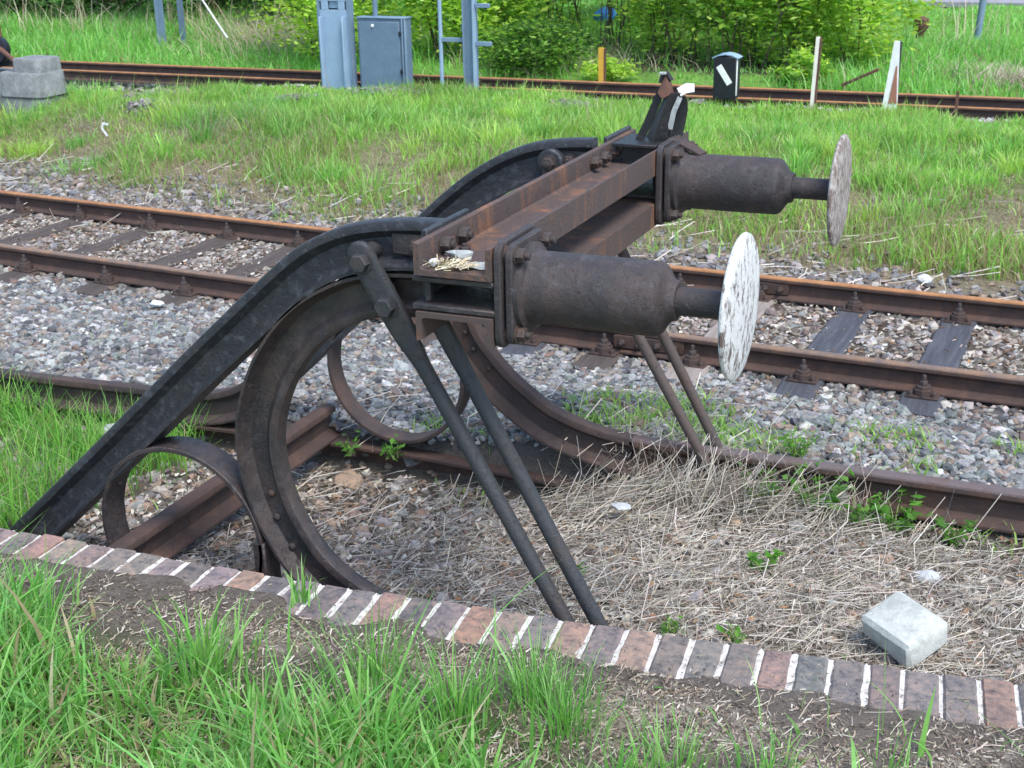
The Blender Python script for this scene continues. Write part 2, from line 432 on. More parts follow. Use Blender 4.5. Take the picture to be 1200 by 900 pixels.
def ground():
    xs = np.concatenate([[-900, -400, -200, -120, -80, -60], np.arange(-46, -16, .7), np.arange(-16, -4.4, .12), np.arange(-4.4, 2.6, .04), np.arange(2.6, 8, .3), [9, 11, 14, 18, 24, 34, 50, 90, 200, 400, 900]])
    ys = np.concatenate([[-900, -300, -100, -50, -30, -20, -14, -10, -8, -6.5], np.arange(-5.6, -1.6, .1), np.arange(-1.6, -.6, .022), np.arange(-.6, 1, .04), np.arange(1, 6, .06), np.arange(6, 14.5, .12), np.arange(14.5, 30, .5), [32, 36, 42, 50, 60, 80, 120, 200, 400, 900]])
    X, Y = np.meshgrid(xs, ys); Z = H(X, Y)
    n, m = X.shape
    V = np.stack([X, Y, Z], -1).reshape(-1, 3)
    i = np.arange(n * m).reshape(n, m)
    Q = np.stack([i[:-1, :-1], i[:-1, 1:], i[1:, 1:], i[1:, :-1]], -1).reshape(-1, 4)
    x = V[:, 0]; y = V[:, 1]; d = kback(x) - y; dm = dmain(x, y)
    def C(*c): return np.array(c)[None, :]
    col = np.tile(C(.10, .085, .07), (len(V), 1))
    def blend(c, w): nonlocal col; col = col * (1 - w[:, None]) + C(*c) * w[:, None]
    blend((.22, .18, .145), sstep(.6, .3, y) * sstep(-2.2, -1.2, x))            # straw litter
    blend((.115, .105, .10), sstep(.75, .8, y) * (dm < 0))                     # ballast dust
    blend((.085, .065, .05), sstep(.0, .1, dm) * sstep(1.5, 1.4, dm))          # brown four-foot
    blend((.13, .115, .10), sstep(1.5, 1.7, dm))
    g = sstep(2.0, 2.7, dm + (fbm(x, y, 1.1, 77) - .5) * 1.0 + .35 * sstep(-2.5, 0, x) - .3 * sstep(-4, -8, x))
    blend((.24, .20, .125), g * (.4 + .6 * fbm(x, y, 2, 3)))
    blend((.12, .19, .045), g * sstep(3.2, 5.5, dm))
    blend((.09, .085, .08), sstep(11.4, 11.8, y) * sstep(12.9, 12.5, y))
    blend((.12, .24, .045), sstep(12.6, 13.4, y))
    blend((.20, .12, .08), sstep(12.7, 13.2, y) * sstep(15, 14, y) * sstep(-.1, .5, x) )
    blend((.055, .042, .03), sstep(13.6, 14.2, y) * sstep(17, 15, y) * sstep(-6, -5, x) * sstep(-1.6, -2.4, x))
    blend((.125, .105, .088), sstep(.02, .1, d))                               # dark soil
    blend((.27, .235, .195), sstep(.28, .5, d) * sstep(.35, .65, fbm(x, y, 5, 8)))
    blend((.05, .085, .02), sstep(.45, .8, d) * sstep(.2, -.6, x))
    o = fast('ground', V, Q, col, M['ground'], smooth=True)
    tag(o, kind='structure')
ground()

# ------------------------------------------------------------------ scatter builders
ICO_V = None
def ico():
    t = (1 + 5 ** .5) / 2
    v = np.array([(-1, t, 0), (1, t, 0), (-1, -t, 0), (1, -t, 0), (0, -1, t), (0, 1, t), (0, -1, -t), (0, 1, -t), (t, 0, -1), (t, 0, 1), (-t, 0, -1), (-t, 0, 1)], float)
    v /= np.linalg.norm(v[0])
    f = np.array([(0, 11, 5), (0, 5, 1), (0, 1, 7), (0, 7, 10), (0, 10, 11), (1, 5, 9), (5, 11, 4), (11, 10, 2), (10, 7, 6), (7, 1, 8), (3, 9, 4), (3, 4, 2), (3, 2, 6), (3, 6, 8), (3, 8, 9), (4, 9, 5), (2, 4, 11), (6, 2, 10), (8, 6, 7), (9, 8, 1)])
    return v, f
IV, IF = ico()
def rotm(n):
    q = rng.normal(size=(n, 4)); q /= np.linalg.norm(q, axis=1, keepdims=True); w, x, y, z = q.T
    return np.stack([np.stack([1 - 2 * (y * y + z * z), 2 * (x * y - z * w), 2 * (x * z + y * w)], -1), np.stack([2 * (x * y + z * w), 1 - 2 * (x * x + z * z), 2 * (y * z - x * w)], -1), np.stack([2 * (x * z - y * w), 2 * (y * z + x * w), 1 - 2 * (x * x + y * y)], -1)], 1)
def stones(P, size, col):
    n = len(P); v = IV[None] * (1 + rng.normal(0, .2, (n, 12, 1))) * (rng.uniform(.55, 1.2, (n, 1, 3)))
    v = np.einsum('nij,nkj->nki', rotm(n), v) * size[:, None, None] * np.array((1.08, 1.08, .8))
    V = (v + P[:, None, :]).reshape(-1, 3)
    T = (IF[None] + (np.arange(n) * 12)[:, None, None]).reshape(-1, 3)
    return V, T, np.repeat(col, 12, 0)
def merge(parts):
    Vs, Ts, Cs = [], [], []; k = 0
    for V, T, C in parts:
        Vs.append(V); Ts.append(T + k); Cs.append(C); k += len(V)
    return np.concatenate(Vs), np.concatenate(Ts), np.concatenate(Cs)
def pts(x0, x1, y0, y1, dens, m=120):
    n = int((x1 - x0) * (y1 - y0) * dens)
    P = np.stack([rng.uniform(x0, x1, n), rng.uniform(y0, y1, n), np.zeros(n)], 1)
    P[:, 2] = H(P[:, 0], P[:, 1]); return P[inview(P, m)]
def pal(n, cols, w=None, j=.15):
    c = np.array(cols)[rng.choice(len(cols), n, p=None if w is None else np.array(w) / sum(w))]
    return np.clip(c * rng.uniform(1 - j, 1 + j, (n, 1)) * rng.uniform(.95, 1.05, (n, 3)), 0, 1)
GREYS = [(.155, .17, .175), (.225, .24, .245), (.30, .315, .315), (.095, .10, .11), (.23, .205, .18), (.44, .45, .44), (.17, .13, .11)]
GP0 = (-10.0, 9.5); GP1 = (-8.2, 9.6)       # dark gravel showing through the bank turf
SLX = [1.65, .97, .29, -.40, -1.08, -1.66, -2.20, -2.9, -3.6, -4.3, -5.0, -5.75, -6.6, -7.45, -8.2, -8.95, -9.7]
def off_sleeper(P):
    dm = dmain(P[:, 0], P[:, 1]); m = np.ones(len(P), bool); xx = P[:, 0] - .04 * (dm - .75)
    for x in SLX: m &= ~((np.abs(xx - x) < .115 + .03 * (fbm(P[:, 0], P[:, 1], 9, 88) - .5)) & (dm > -.36) & (dm < 1.9) & (rng.random(len(P)) > .03))
    return m
def ballast():
    parts = []
    P = pts(-7.5, 2.6, .78, 4.0, 2200); dm = dmain(P[:, 0], P[:, 1]); k = (dm < -.02) & (rng.random(len(P)) < .35 + .65 * sstep(-.05, -.35, dm))
    P = P[k]; P = P[off_sleeper(P)]; s = rng.gamma(5, .0030, len(P)) + .005; P[:, 2] += s * .25
    c = pal(len(P), GREYS, [3, 4, 3, 3, 3, 1, 1.5], .2) * np.array((.90, .88, .85)); c = c * (1 - .25 * sstep(-.4, 0, dmain(P[:, 0], P[:, 1]))[:, None] * np.array((0, .35, .6)))
    parts.append(stones(P, s, c))
    P = pts(-11, 2.8, 2.5, 5.6, 900); dm = dmain(P[:, 0], P[:, 1]); P = P[(dm > -.02) & (dm < 1.6)]; P = P[off_sleeper(P)]
    s = rng.gamma(6, .0030, len(P)) + .005; P[:, 2] += s * .25 - .012
    parts.append(stones(P, s, pal(len(P), [(.18, .155, .135), (.25, .22, .19), (.12, .10, .085), (.40, .37, .33), (.22, .215, .21), (.31, .285, .26)], [3, 3, 3, 1, 2, 1])))
    P = pts(-12.5, 3, 3.9, 8.5, 620); dm = dmain(P[:, 0], P[:, 1]); k = (dm > 1.55) & (dm < 3.3) & (rng.random(len(P)) < sstep(3.1, 2.0, dm + .5 * sstep(-2.5, 0, P[:, 0]) + (fbm(P[:, 0], P[:, 1], 1.2, 4) - .5)))
    P = P[k]; s = rng.gamma(6, .0034, len(P)) + .006; P[:, 2] += s * .25
    parts.append(stones(P, s, pal(len(P), [(.16, .16, .165), (.23, .225, .22), (.12, .11, .105), (.31, .29, .27), (.21, .17, .135)])))
    # siding bed: sparser, mixed with litter
    P = pts(-4.4, 2.2, -1.1, .75, 420); P = P[(kback(P[:, 0]) - P[:, 1] < .0) & (rng.random(len(P)) < .25 + .75 * sstep(-1.2, -1.8, P[:, 0]))]
    s = rng.gamma(5, .0034, len(P)) + .005; P[:, 2] += s * .2
    parts.append(stones(P, s, pal(len(P), [(.22, .21, .20), (.30, .28, .26), (.15, .13, .12), (.27, .20, .15)])))
    # dark gravel showing through the bank turf, and the far line's bed
    for (cx, cy, rx, ry, n) in ((GP0[0], GP0[1], .40, .45, 600), (GP1[0], GP1[1], .28, .5, 450), (-7.3, 10.6, .5, .3, 300), (-4.7, 10.3, .3, .3, 200), (-9.1, 8.2, .4, .3, 200)):
        P = np.stack([rng.normal(cx, rx * .6, n), rng.normal(cy, ry * .6, n), np.zeros(n)], 1); P[:, 2] = H(P[:, 0], P[:, 1]) + .012 + .06 * np.exp(-((P[:, 0] - cx) ** 2 / rx ** 2 + (P[:, 1] - cy) ** 2 / ry ** 2))
        parts.append(stones(P, rng.uniform(.012, .04, n), pal(n, [(.11, .105, .11), (.17, .16, .165), (.23, .22, .22)])))
    P = pts(-16, 2.4, 10.9, 13.0, 130); s = rng.uniform(.02, .05, len(P)); P[:, 2] += .015
    parts.append(stones(P, s, pal(len(P), [(.3, .29, .28), (.2, .18, .16), (.42, .41, .4)])))
    V, T, C = merge(parts)
    tag(fast('ballast_stones', V, T, C, M['pebble']), 'grey and brown crushed stone ballast spread along and between the tracks', 'ballast', kind='stuff')
ballast()

def blades(P, h, w, lean, col, seg=2, az=None):
    """grass blades: roots P, heights h, widths w, lean (tip offset/height)"""
    n = len(P); az = rng.uniform(0, 2 * math.pi, n) if az is None else az
    L = np.stack([np.cos(az), np.sin(az), np.zeros(n)], 1)
    th = az + math.pi / 2 + rng.normal(0, .7, n); W = np.stack([np.cos(th), np.sin(th), np.zeros(n)], 1)
    Vs = []
    for k in range(seg + 1):
        t = k / seg
        c = P + np.outer(h, (0, 0, 1)) * (t * (1 - .25 * t * np.minimum(lean, 1.6)[:, None])) + L * (h * lean * t ** 1.8)[:, None]
        if k < seg:
            ww = (w * (1 - .75 * t ** 1.5) / 2)[:, None]
            Vs += [c - W * ww, c + W * ww]
        else: Vs.append(c)
    m = 2 * seg + 1
    V = np.stack(Vs, 1).reshape(-1, 3); tr = []
    for k in range(seg - 1): a = 2 * k; tr += [(a, a + 1, a + 3), (a, a + 3, a + 2)]
    a = 2 * (seg - 1); tr.append((a, a + 1, a + 2))
    T = (np.array(tr)[None] + (np.arange(n) * m)[:, None, None]).reshape(-1, 3)
    return V, T, np.repeat(col, m, 0)
GRN = [(.20, .41, .075), (.26, .49, .10), (.14, .33, .06), (.32, .53, .14), (.37, .48, .20)]
LUSH = [(.14, .35, .07), (.19, .43, .09), (.10, .28, .06), (.24, .47, .12), (.30, .50, .19)]
DRY = [(.34, .28, .16), (.42, .36, .24), (.27, .21, .12)]
def clumpy(P, f, s, lo, hi): return sstep(lo, hi, fbm(P[:, 0], P[:, 1], f, s, 3))
def bank_grass():
    parts = []
    P = pts(-14.5, 3.4, 5.2, 11.35, 2300); dm = dmain(P[:, 0], P[:, 1])
    cover = sstep(1.95, 2.95, dm + (fbm(P[:, 0], P[:, 1], 1.1, 77) - .5) * 1.0 + .35 * sstep(-2.5, 0, P[:, 0]) - .35 * sstep(-4, -8, P[:, 0]))
    bare = .12 + .88 * clumpy(P, 1.9, 15, .36, .54) * clumpy(P, 6, 16, .22, .48)
    dens = cover * (.06 + .94 * np.maximum(bare, sstep(8.4, 9.8, P[:, 1])) ) * sstep(11.1, 10.9, P[:, 1]) * (1 - .93 * sstep(-9.6, -10.5, P[:, 0] + (fbm(P[:, 0], P[:, 1], 2, 2) - .5)) * sstep(9.2, 9.6, P[:, 1]))
    for (cx, cy, r) in ((GP0[0], GP0[1], .62), (GP1[0], GP1[1], .55), (-7.9, 7.6, .6), (-6.9, 9.4, .3), (-5.6, 7.2, .5), (-3.6, 6.8, .4), (-.7, 6.4, .4)):
        dens = dens * (1 - .97 * np.exp(-((P[:, 0] - cx) ** 2 + (P[:, 1] - cy) ** 2) / r ** 2))
    P = P[rng.random(len(P)) < dens * .85]; n = len(P)
    tall = clumpy(P, 1.3, 23, .35, .75); back = sstep(8.5, 10.5, P[:, 1])
    h = rng.gamma(6, 1 / 6, n) * (.07 + .12 * tall) * (1 - .35 * back)
    c = pal(n, GRN, [3, 4, 2, 3, 1], .2)
    c = c * (.65 + .7 * fbm(P[:, 0], P[:, 1], 1.1, 13))[:, None]; yl = sstep(.42, .62, fbm(P[:, 0], P[:, 1], 1.5, 91))[:, None]; c = c * (1 - yl * np.array((-.18, -.08, 0)))
    dry = rng.random(n) < .12 + .33 * sstep(4.6, 2.6, dmain(P[:, 0], P[:, 1])); c[dry] = pal(dry.sum(), DRY)
    parts.append(blades(P, h, rng.uniform(.006, .015, n), rng.gamma(3, .18, n), c))
    # denser tufts
    for k in range(300):
        cx = rng.uniform(-14, 2.8); cy = rng.uniform(6.0, 10.3)
        if min(math.hypot(cx - GP0[0], cy - GP0[1]), math.hypot(cx - GP1[0], cy - GP1[1])) < .62: continue
        if dmain(cx, cy) < 2.7 - .4 * (cx > -1.5): continue
        m = rng.integers(40, 120); r = rng.uniform(.05, .14)
        P = np.stack([rng.normal(cx, r, m), rng.normal(cy, r, m), np.zeros(m)], 1); P[:, 2] = H(P[:, 0], P[:, 1])
        h = rng.uniform(.14, .34) * (1 if cy < 9 else .6) * rng.uniform(.5, 1.1, m)
        parts.append(blades(P, h, rng.uniform(.006, .013, m), rng.uniform(.2, .85, m), pal(m, [LUSH, GRN, [(.36, .50, .12), (.30, .46, .10)]][k % 3], None, .2) * rng.uniform(.8, 1.25), 3, np.arctan2(P[:, 1] - cy, P[:, 0] - cx) + rng.normal(0, .5, m)))
    # dry thatch lying at the foot of the bank
    P = pts(-13, 3, 5.0, 10.0, 900); dm = dmain(P[:, 0], P[:, 1]); P = P[(dm > 1.9) & (rng.random(len(P)) < sstep(1.9, 2.7, dm) * sstep(6.5, 3.6, dm))]; n = len(P); P[:, 2] += .01
    parts.append(blades(P, rng.uniform(.02, .06, n), rng.uniform(.004, .008, n), rng.uniform(1.2, 4, n), pal(n, DRY + [(.2, .17, .13), (.5, .45, .34)]), 3))
    for (cx, cy, r, m) in ((-7.9, 7.6, .35, 420), (-6.6, 6.9, .3, 160), (-3.4, 6.3, .3, 160), (-.6, 5.9, .3, 160), (-9.4, 7.2, .25, 120)):
        P = np.stack([rng.normal(cx, r, m), rng.normal(cy, r * .8, m), np.zeros(m)], 1); P[:, 2] = H(P[:, 0], P[:, 1])
        parts.append(blades(P, rng.uniform(.05, .26, m), rng.uniform(.004, .008, m), rng.uniform(.4, 2.0, m), pal(m, [(.30, .27, .24), (.40, .36, .31), (.22, .19, .17), (.48, .44, .38)], None, .2), 3))
    V, T, C = merge(parts)
    tag(fast('bank_grass', V, T, C, M['grass']), 'bright green grass with dry thatch on the bank between the two railway lines', 'grass', kind='stuff')
bank_grass()
def far_grass():
    parts = []
    P = pts(-34, 4, 12.75, 25, 420, 60)
    k = (sstep(-8.6, -9.6, P[:, 0]) + sstep(-3.4, -1.6, P[:, 0] + (P[:, 1] - 14) * .1) + .25) * sstep(12.6, 13.4, P[:, 1] + (fbm(P[:, 0], P[:, 1], 1, 3) - .5))
    k = k * (1 - .85 * sstep(12.7, 13.2, P[:, 1]) * sstep(15, 14, P[:, 1]) * sstep(-.1, .5, P[:, 0]))
    P = P[rng.random(len(P)) < k]; n = len(P); tl = clumpy(P, .5, 12, .3, .7)
    h = rng.gamma(6, 1 / 6, n) * (.08 + .15 * tl + .10 * sstep(-4, -2, P[:, 0]) * tl) * (1 - .75 * sstep(17, 18.5, P[:, 1]) * sstep(-4, -3, P[:, 0]))
    c = pal(n, LUSH, [3, 4, 2, 3, 2], .2); c = c * (.95 + .5 * fbm(P[:, 0], P[:, 1], .4, 5))[:, None]
    d = rng.random(n) < .07; c[d] = pal(d.sum(), DRY)
    parts.append(blades(P, h, rng.uniform(.013, .024, n), rng.gamma(3, .2, n), c))
    V, T, C = merge(parts)
    tag(fast('far_grass', V, T, C, M['grass']), 'tall lush grass on the slope beyond the far railway line', 'grass', kind='stuff')
far_grass()
def near_grass():
    parts = []
    P = pts(-3.6, 2.0, -3.4, -1.2, 3900, 260); x, y = P[:, 0], P[:, 1]; d = kback(x) - y
    edge = np.interp(x, [-3.6, -2.6, -1.9, -1.2, -.7, -.2, .4, 1], [.46, .52, .70, .82, .90, .95, 1.0, 1.1]) + (fbm(x, y, 4, 19) - .5) * .22
    dens = sstep(-.04, .12, d - edge) * (.25 + .75 * clumpy(P, 3, 28, .30, .55)) * (1 - .88 * sstep(-.75, .1, x)) + .014
    P = P[rng.random(len(P)) < dens * (d > .33)]; n = len(P)
    h = rng.gamma(8, 1 / 8, n) * (.085 + .115 * clumpy(P, 2.2, 6, .3, .7)) * (.8 + .35 * sstep(.5, -2, P[:, 0]))
    c = pal(n, LUSH + [(.20, .46, .12), (.30, .50, .16)], [3, 4, 2, 3, 2, 2, 1], .25); k = rng.random(n) < .08; c[k] = pal(k.sum(), DRY)
    parts.append(blades(P, h, np.where(rng.random(n) < .42, rng.uniform(.010, .019, n), rng.uniform(.003, .008, n)), rng.gamma(3.0, .23, n), c, 4))
    P = pts(-3.6, 1.6, -3.0, -1.2, 2600, 200); d = kback(P[:, 0]) - P[:, 1]; eg = np.interp(P[:, 0], [-3.6, -2.6, -2.1, -1.6, -1.2, -.7, -.2, .4, 1], [.44, .50, .66, .78, .85, .9, .95, 1.05, 1.2])
    P = P[(d > eg) & (rng.random(len(P)) < .75)]; n = len(P)
    parts.append(blades(P, rng.uniform(.02, .09, n), rng.uniform(.004, .012, n), rng.uniform(.6, 2.2, n), pal(n, [(.16, .34, .08), (.26, .42, .12), (.38, .40, .18), (.40, .34, .22), (.30, .24, .15), (.12, .26, .06)], None, .2), 3))
    # fine tufts (px 800,860 and along the soil edge)
    for (cx, cy, m, r, hh, w) in ((-.45, -1.50, 140, .045, .24, .004), (-.30, -1.62, 160, .06, .22, .004), (-.62, -1.68, 140, .06, .26, .006), (.05, -1.68, 110, .06, .17, .005), (.32, -1.62, 60, .05, .15, .005),
                               (-.95, -1.60, 120, .07, .27, .005), (-2.3, -1.75, 120, .07, .25, .010), (-1.5, -1.75, 130, .07, .22, .010), (-.8, -1.9, 130, .07, .22, .011), (-.05, -1.85, 90, .06, .14, .008), (.62, -1.5, 22, .04, .16, .004)):
        Q = np.stack([rng.normal(cx, r, m), rng.normal(cy, r, m), np.zeros(m)], 1); Q[:, 2] = H(Q[:, 0], Q[:, 1])
        parts.append(blades(Q, hh * rng.uniform(.5, 1.15, m), np.full(m, w), rng.uniform(.1, .7, m), pal(m, LUSH, None, .2), 4, np.arctan2(Q[:, 1] - cy, Q[:, 0] - cx) + rng.normal(0, .6, m)))
    V, T, C = merge(parts)
    tag(fast('near_grass', V, T, C, M['grass']), 'long fresh green grass in the foreground in front of the brick kerb', 'grass', kind='stuff')
near_grass()
def side_grass():
    parts = []
    for (x0, x1, y0, y1, dens, hh) in ((-5.2, -3.12, -.95, .66, 1900, .33), (-3.2, -2.75, -.2, .55, 160, .12), (-2.75, -2.35, .12, .5, 420, .11)):
        P = pts(x0, x1, y0, y1, dens, 200)
        keep = clumpy(P, 3, 9, .3, .5) * sstep(x1, x1 - .3, P[:, 0] + (fbm(P[:, 0], P[:, 1], 5, 6) - .5) * .3)
        P = P[rng.random(len(P)) < keep]; n = len(P)
        c = pal(n, [(.15, .37, .06), (.19, .44, .07), (.10, .27, .05), (.27, .48, .10)], None, .2); k = rng.random(n) < .06; c[k] = pal(k.sum(), DRY)
        parts.append(blades(P, hh * rng.uniform(.5, 1.15, n), rng.uniform(.004, .008, n), rng.gamma(3, .2, n), c, 4))
    # short weeds between ballast and siding rail
    P = pts(-1.7, 1.8, .5, 1.45, 900); keep = clumpy(P, 3.2, 33, .42, .60) ; P = P[rng.random(len(P)) < keep]; n = len(P)
    P[:, 2] += .015
    parts.append(blades(P, rng.uniform(.03, .09, n), rng.uniform(.006, .012, n), rng.uniform(.4, 1.4, n), pal(n, [(.24, .42, .08), (.30, .48, .12), (.18, .33, .06)]), 2))
    for (cx, cy, m_) in ((-.95, 1.05, 130), (-.75, 1.25, 130), (-1.15, .95, 90), (-.55, .95, 120), (-.28, .92, 90), (-1.9, .9, 50), (-.85, 1.5, 60)):
        P = np.stack([rng.normal(cx, .10, m_), rng.normal(cy, .09, m_), np.zeros(m_)], 1); P[:, 2] = H(P[:, 0], P[:, 1]) + .01
        parts.append(blades(P, rng.uniform(.03, .11, m_), rng.uniform(.006, .013, m_), rng.uniform(.3, 1.6, m_), pal(m_, [(.24, .42, .08), (.32, .50, .13), (.18, .33, .06)]), 2))
    P = pts(-5.5, 2, 1.3, 2.8, 130); keep = clumpy(P, 2.0, 43, .56, .68); P = P[rng.random(len(P)) < keep]; n = len(P)
    parts.append(blades(P, rng.uniform(.03, .07, n), rng.uniform(.005, .010, n), rng.uniform(.3, 1.2, n), pal(n, [(.22, .40, .09), (.30, .44, .14)]), 2))
    V, T, C = merge(parts)
    tag(fast('trackside_grass', V, T, C, M['grass']), 'green grass and short weeds growing on the siding and at its sides', 'grass', kind='stuff')
side_grass()

def straws(P, L, w, col, tilt=.12, az=None, bend=.25):
    n = len(P); az = rng.uniform(0, 2 * math.pi, n) if az is None else az
    el = np.abs(rng.normal(0, tilt, n))
    D = np.stack([np.cos(az) * np.cos(el), np.sin(az) * np.cos(el), np.sin(el)], 1)
    N = np.stack([-np.sin(az), np.cos(az), np.zeros(n)], 1); Wd = N * (w / 2)[:, None] + np.array((0, 0, 1)) * (w * .35)[:, None]
    b = rng.normal(0, bend, n)
    Vs = []
    for t in (-.5, 0, .5):
        c = P + D * (L * t)[:, None] + N * (L * b * (t * t - .12))[:, None] + np.array((0, 0, 1)) * (L * .5 * np.sin(el))[:, None]
        Vs += [c - Wd, c + Wd]
    V = np.stack(Vs, 1).reshape(-1, 3)
    T = (np.array([(0, 1, 3), (0, 3, 2), (2, 3, 5), (2, 5, 4)])[None] + (np.arange(n) * 6)[:, None, None]).reshape(-1, 3)
    return V, T, np.repeat(col, 6, 0)
STR = [(.38, .335, .27), (.48, .43, .36), (.29, .25, .20), (.56, .52, .45), (.17, .14, .11), (.33, .31, .285)]
def litter():
    parts = []
    P = pts(-3.0, 2.2, -1.0, .70, 2100, 120); d = kback(P[:, 0]) - P[:, 1]
    P = P[(d < -.02) & (rng.random(len(P)) < (.22 + .30 * sstep(-2.0, -1.5, P[:, 0]) + .48 * sstep(-1.35, -.7, P[:, 0])) * (.35 + .65 * clumpy(P, 4, 7, .3, .6)) * (1 - .85 * sstep(.30, .5, P[:, 1]) * sstep(.15, .4, P[:, 0])))]; n = len(P)
    P[:, 2] += rng.uniform(.003, .030, n)
    parts.append(straws(P, rng.gamma(3, .042, n), rng.uniform(.0013, .0032, n), pal(n, STR, None, .2), .16))
    P = pts(-3.0, 2.2, -1.0, .70, 5200, 100); d = kback(P[:, 0]) - P[:, 1]
    P = P[(d < -.02) & (rng.random(len(P)) < (.30 + .35 * sstep(-2.0, -1.5, P[:, 0]) + .35 * sstep(-1.35, -.7, P[:, 0])) * (.3 + .7 * clumpy(P, 6, 107, .3, .6)) * (1 - .7 * sstep(.5, .6, P[:, 1]) * sstep(.2, .4, P[:, 0])))]; n = len(P); P[:, 2] += rng.uniform(.002, .022, n)
    parts.append(straws(P, rng.gamma(3, .017, n) + .01, rng.uniform(.0012, .0030, n), pal(n, STR, None, .22), .2, None, .6))
    # matted heaps against the siding's rail
    for (cx, cy, sx, sy, n, hh) in ((-.62, .58, .22, .10, 640, .11), (-.32, .55, .16, .08, 520, .12), (.08, .55, .18, .08, 380, .08), (-.75, .80, .18, .07, 120, .04), (.7, .40, .3, .08, 110, .02), (-1.0, .55, .15, .08, 200, .06)):
        P = np.stack([rng.normal(cx, sx, n), rng.normal(cy, sy, n), np.zeros(n)], 1); P[:, 2] = H(P[:, 0], P[:, 1])
        P[:, 2] += rng.uniform(0, hh, n) * np.exp(-((P[:, 0] - cx) / (1.6 * sx)) ** 2)
        parts.append(straws(P, rng.uniform(.10, .36, n), rng.uniform(.0014, .0032, n), pal(n, STR, None, .2), .48, None, .7))
    # thin dry culms left of the rods and over the ballast
    P = pts(-2.6, -.4, .1, 1.5, 55); n = len(P); P[:, 2] += .02
    parts.append(straws(P, rng.uniform(.12, .4, n), rng.uniform(.003, .005, n), pal(n, STR[:4]), .25, None, .4))
    P = pts(-12, 2.6, 4.3, 6.5, 26); n = len(P); P[:, 2] += .02
    parts.append(straws(P, rng.uniform(.1, .4, n), rng.uniform(.004, .008, n), pal(n, STR[:4]), .2, None, .3))
    # woodchip crumbs on the foreground soil
    P = pts(-3.4, 1.8, -2.4, -1.0, 13000); d = kback(P[:, 0]) - P[:, 1]
    P = P[(d > .14) & (P[:, 2] > KZ - .004) & (rng.random(len(P)) < sstep(.12, .42, d) * (.25 + .75 * clumpy(P, 5, 8, .3, .6)))]; n = len(P); P[:, 2] += rng.uniform(.001, .006, n)
    parts.append(straws(P, rng.gamma(2.2, .006, n) + .004, rng.uniform(.0014, .0045, n), pal(n, [(.30, .25, .19), (.42, .37, .30), (.20, .155, .115), (.12, .09, .07), (.07, .052, .042), (.52, .48, .41)], [3, 2.0, 3, 2, 1, 1]), .3))
    P = pts(-3.0, 1.8, -1.4, -.8, 1500); d = kback(P[:, 0]) - P[:, 1]; P = P[(d > .01) & (d < .27) & (rng.random(len(P)) < .3 + .7 * sstep(.1, .25, d))]; n = len(P); P[:, 2] = np.maximum(P[:, 2], KZ) + .002
    parts.append(straws(P, rng.gamma(2.2, .004, n) + .003, rng.uniform(.0014, .004, n), pal(n, [(.14, .11, .085), (.08, .062, .05), (.26, .21, .165)]), .3))
    m = 1500; P = np.stack([rng.uniform(-3.4, 1.8, m), rng.uniform(-2.4, -1.1, m), np.zeros(m)], 1); P[:, 2] = H(P[:, 0], P[:, 1]) + .004; P = P[(kback(P[:, 0]) - P[:, 1] > .3)]; n = len(P)
    parts.append(straws(P, rng.uniform(.03, .10, n), rng.uniform(.001, .0022, n), pal(n, [(.40, .34, .26), (.52, .47, .38), (.28, .22, .16)]), .2))
    V, T, C = merge(parts); parts = []
    tag(fast('dry_straw', V, T, C, M['straw']), 'pale dry straw and stalks lying matted between the siding and brick kerb', 'straw', kind='stuff')
    # tan chips between the rails and in the siding bed
    parts = []
    P = pts(-11, 2.6, 2.7, 5.0, 420); dm = dmain(P[:, 0], P[:, 1]); P = P[(dm > .03) & (dm < 1.47)]; Q = pts(-3.2, 2.0, -1.1, .7, 600); Q = Q[kback(Q[:, 0]) - Q[:, 1] < -.02]; P = np.concatenate([P, Q]); n = len(P); P[:, 2] += rng.uniform(.004, .022, n)
    V, T, C = straws(P, rng.uniform(.012, .045, n), rng.uniform(.006, .016, n), pal(n, [(.33, .285, .235), (.44, .40, .34), (.24, .19, .15), (.55, .52, .46), (.17, .12, .095)]), .25)
    tag(fast('leaf_litter', V, T, C, M['straw']), 'tan crumbs of dead leaf and bark lying between the rails and in the siding', 'litter', kind='stuff')
    # dead leaves
    P = pts(-3.2, 2.0, -1.05, .7, 420); d = kback(P[:, 0]) - P[:, 1]; P = P[d < -.02]; k = rng.random(len(P)) < (.55 * clumpy(P, 3, 71, .3, .6) + .15); P = P[k]
    Q = pts(-10, 2.6, 2.8, 4.9, 130); dm = dmain(Q[:, 0], Q[:, 1]); Q = Q[(dm > .05) & (dm < 1.45)]; P = np.concatenate([P, Q]); n = len(P)
    P[:, 2] += rng.uniform(.006, .03, n)
    R = rotm(n); q = np.array([(-1, 0, 0), (0, -.55, .15), (1, 0, .1), (0, .55, .2)]); s = rng.uniform(.012, .030, n)
    v = np.einsum('nij,kj->nki', R, q); v[..., 2] *= .35
    V = (v * s[:, None, None] + P[:, None]).reshape(-1, 3); T = (np.array([(0, 1, 2), (0, 2, 3)])[None] + (np.arange(n) * 4)[:, None, None]).reshape(-1, 3)
    C = np.repeat(pal(n, [(.20, .12, .07), (.28, .19, .12), (.14, .085, .055), (.36, .28, .20), (.30, .16, .08)]), 4, 0)
    tag(fast('dead_leaves', V, T, C, M['straw']), 'brown dead leaves scattered in the siding bed and between the rails', 'leaves', kind='stuff')
litter()

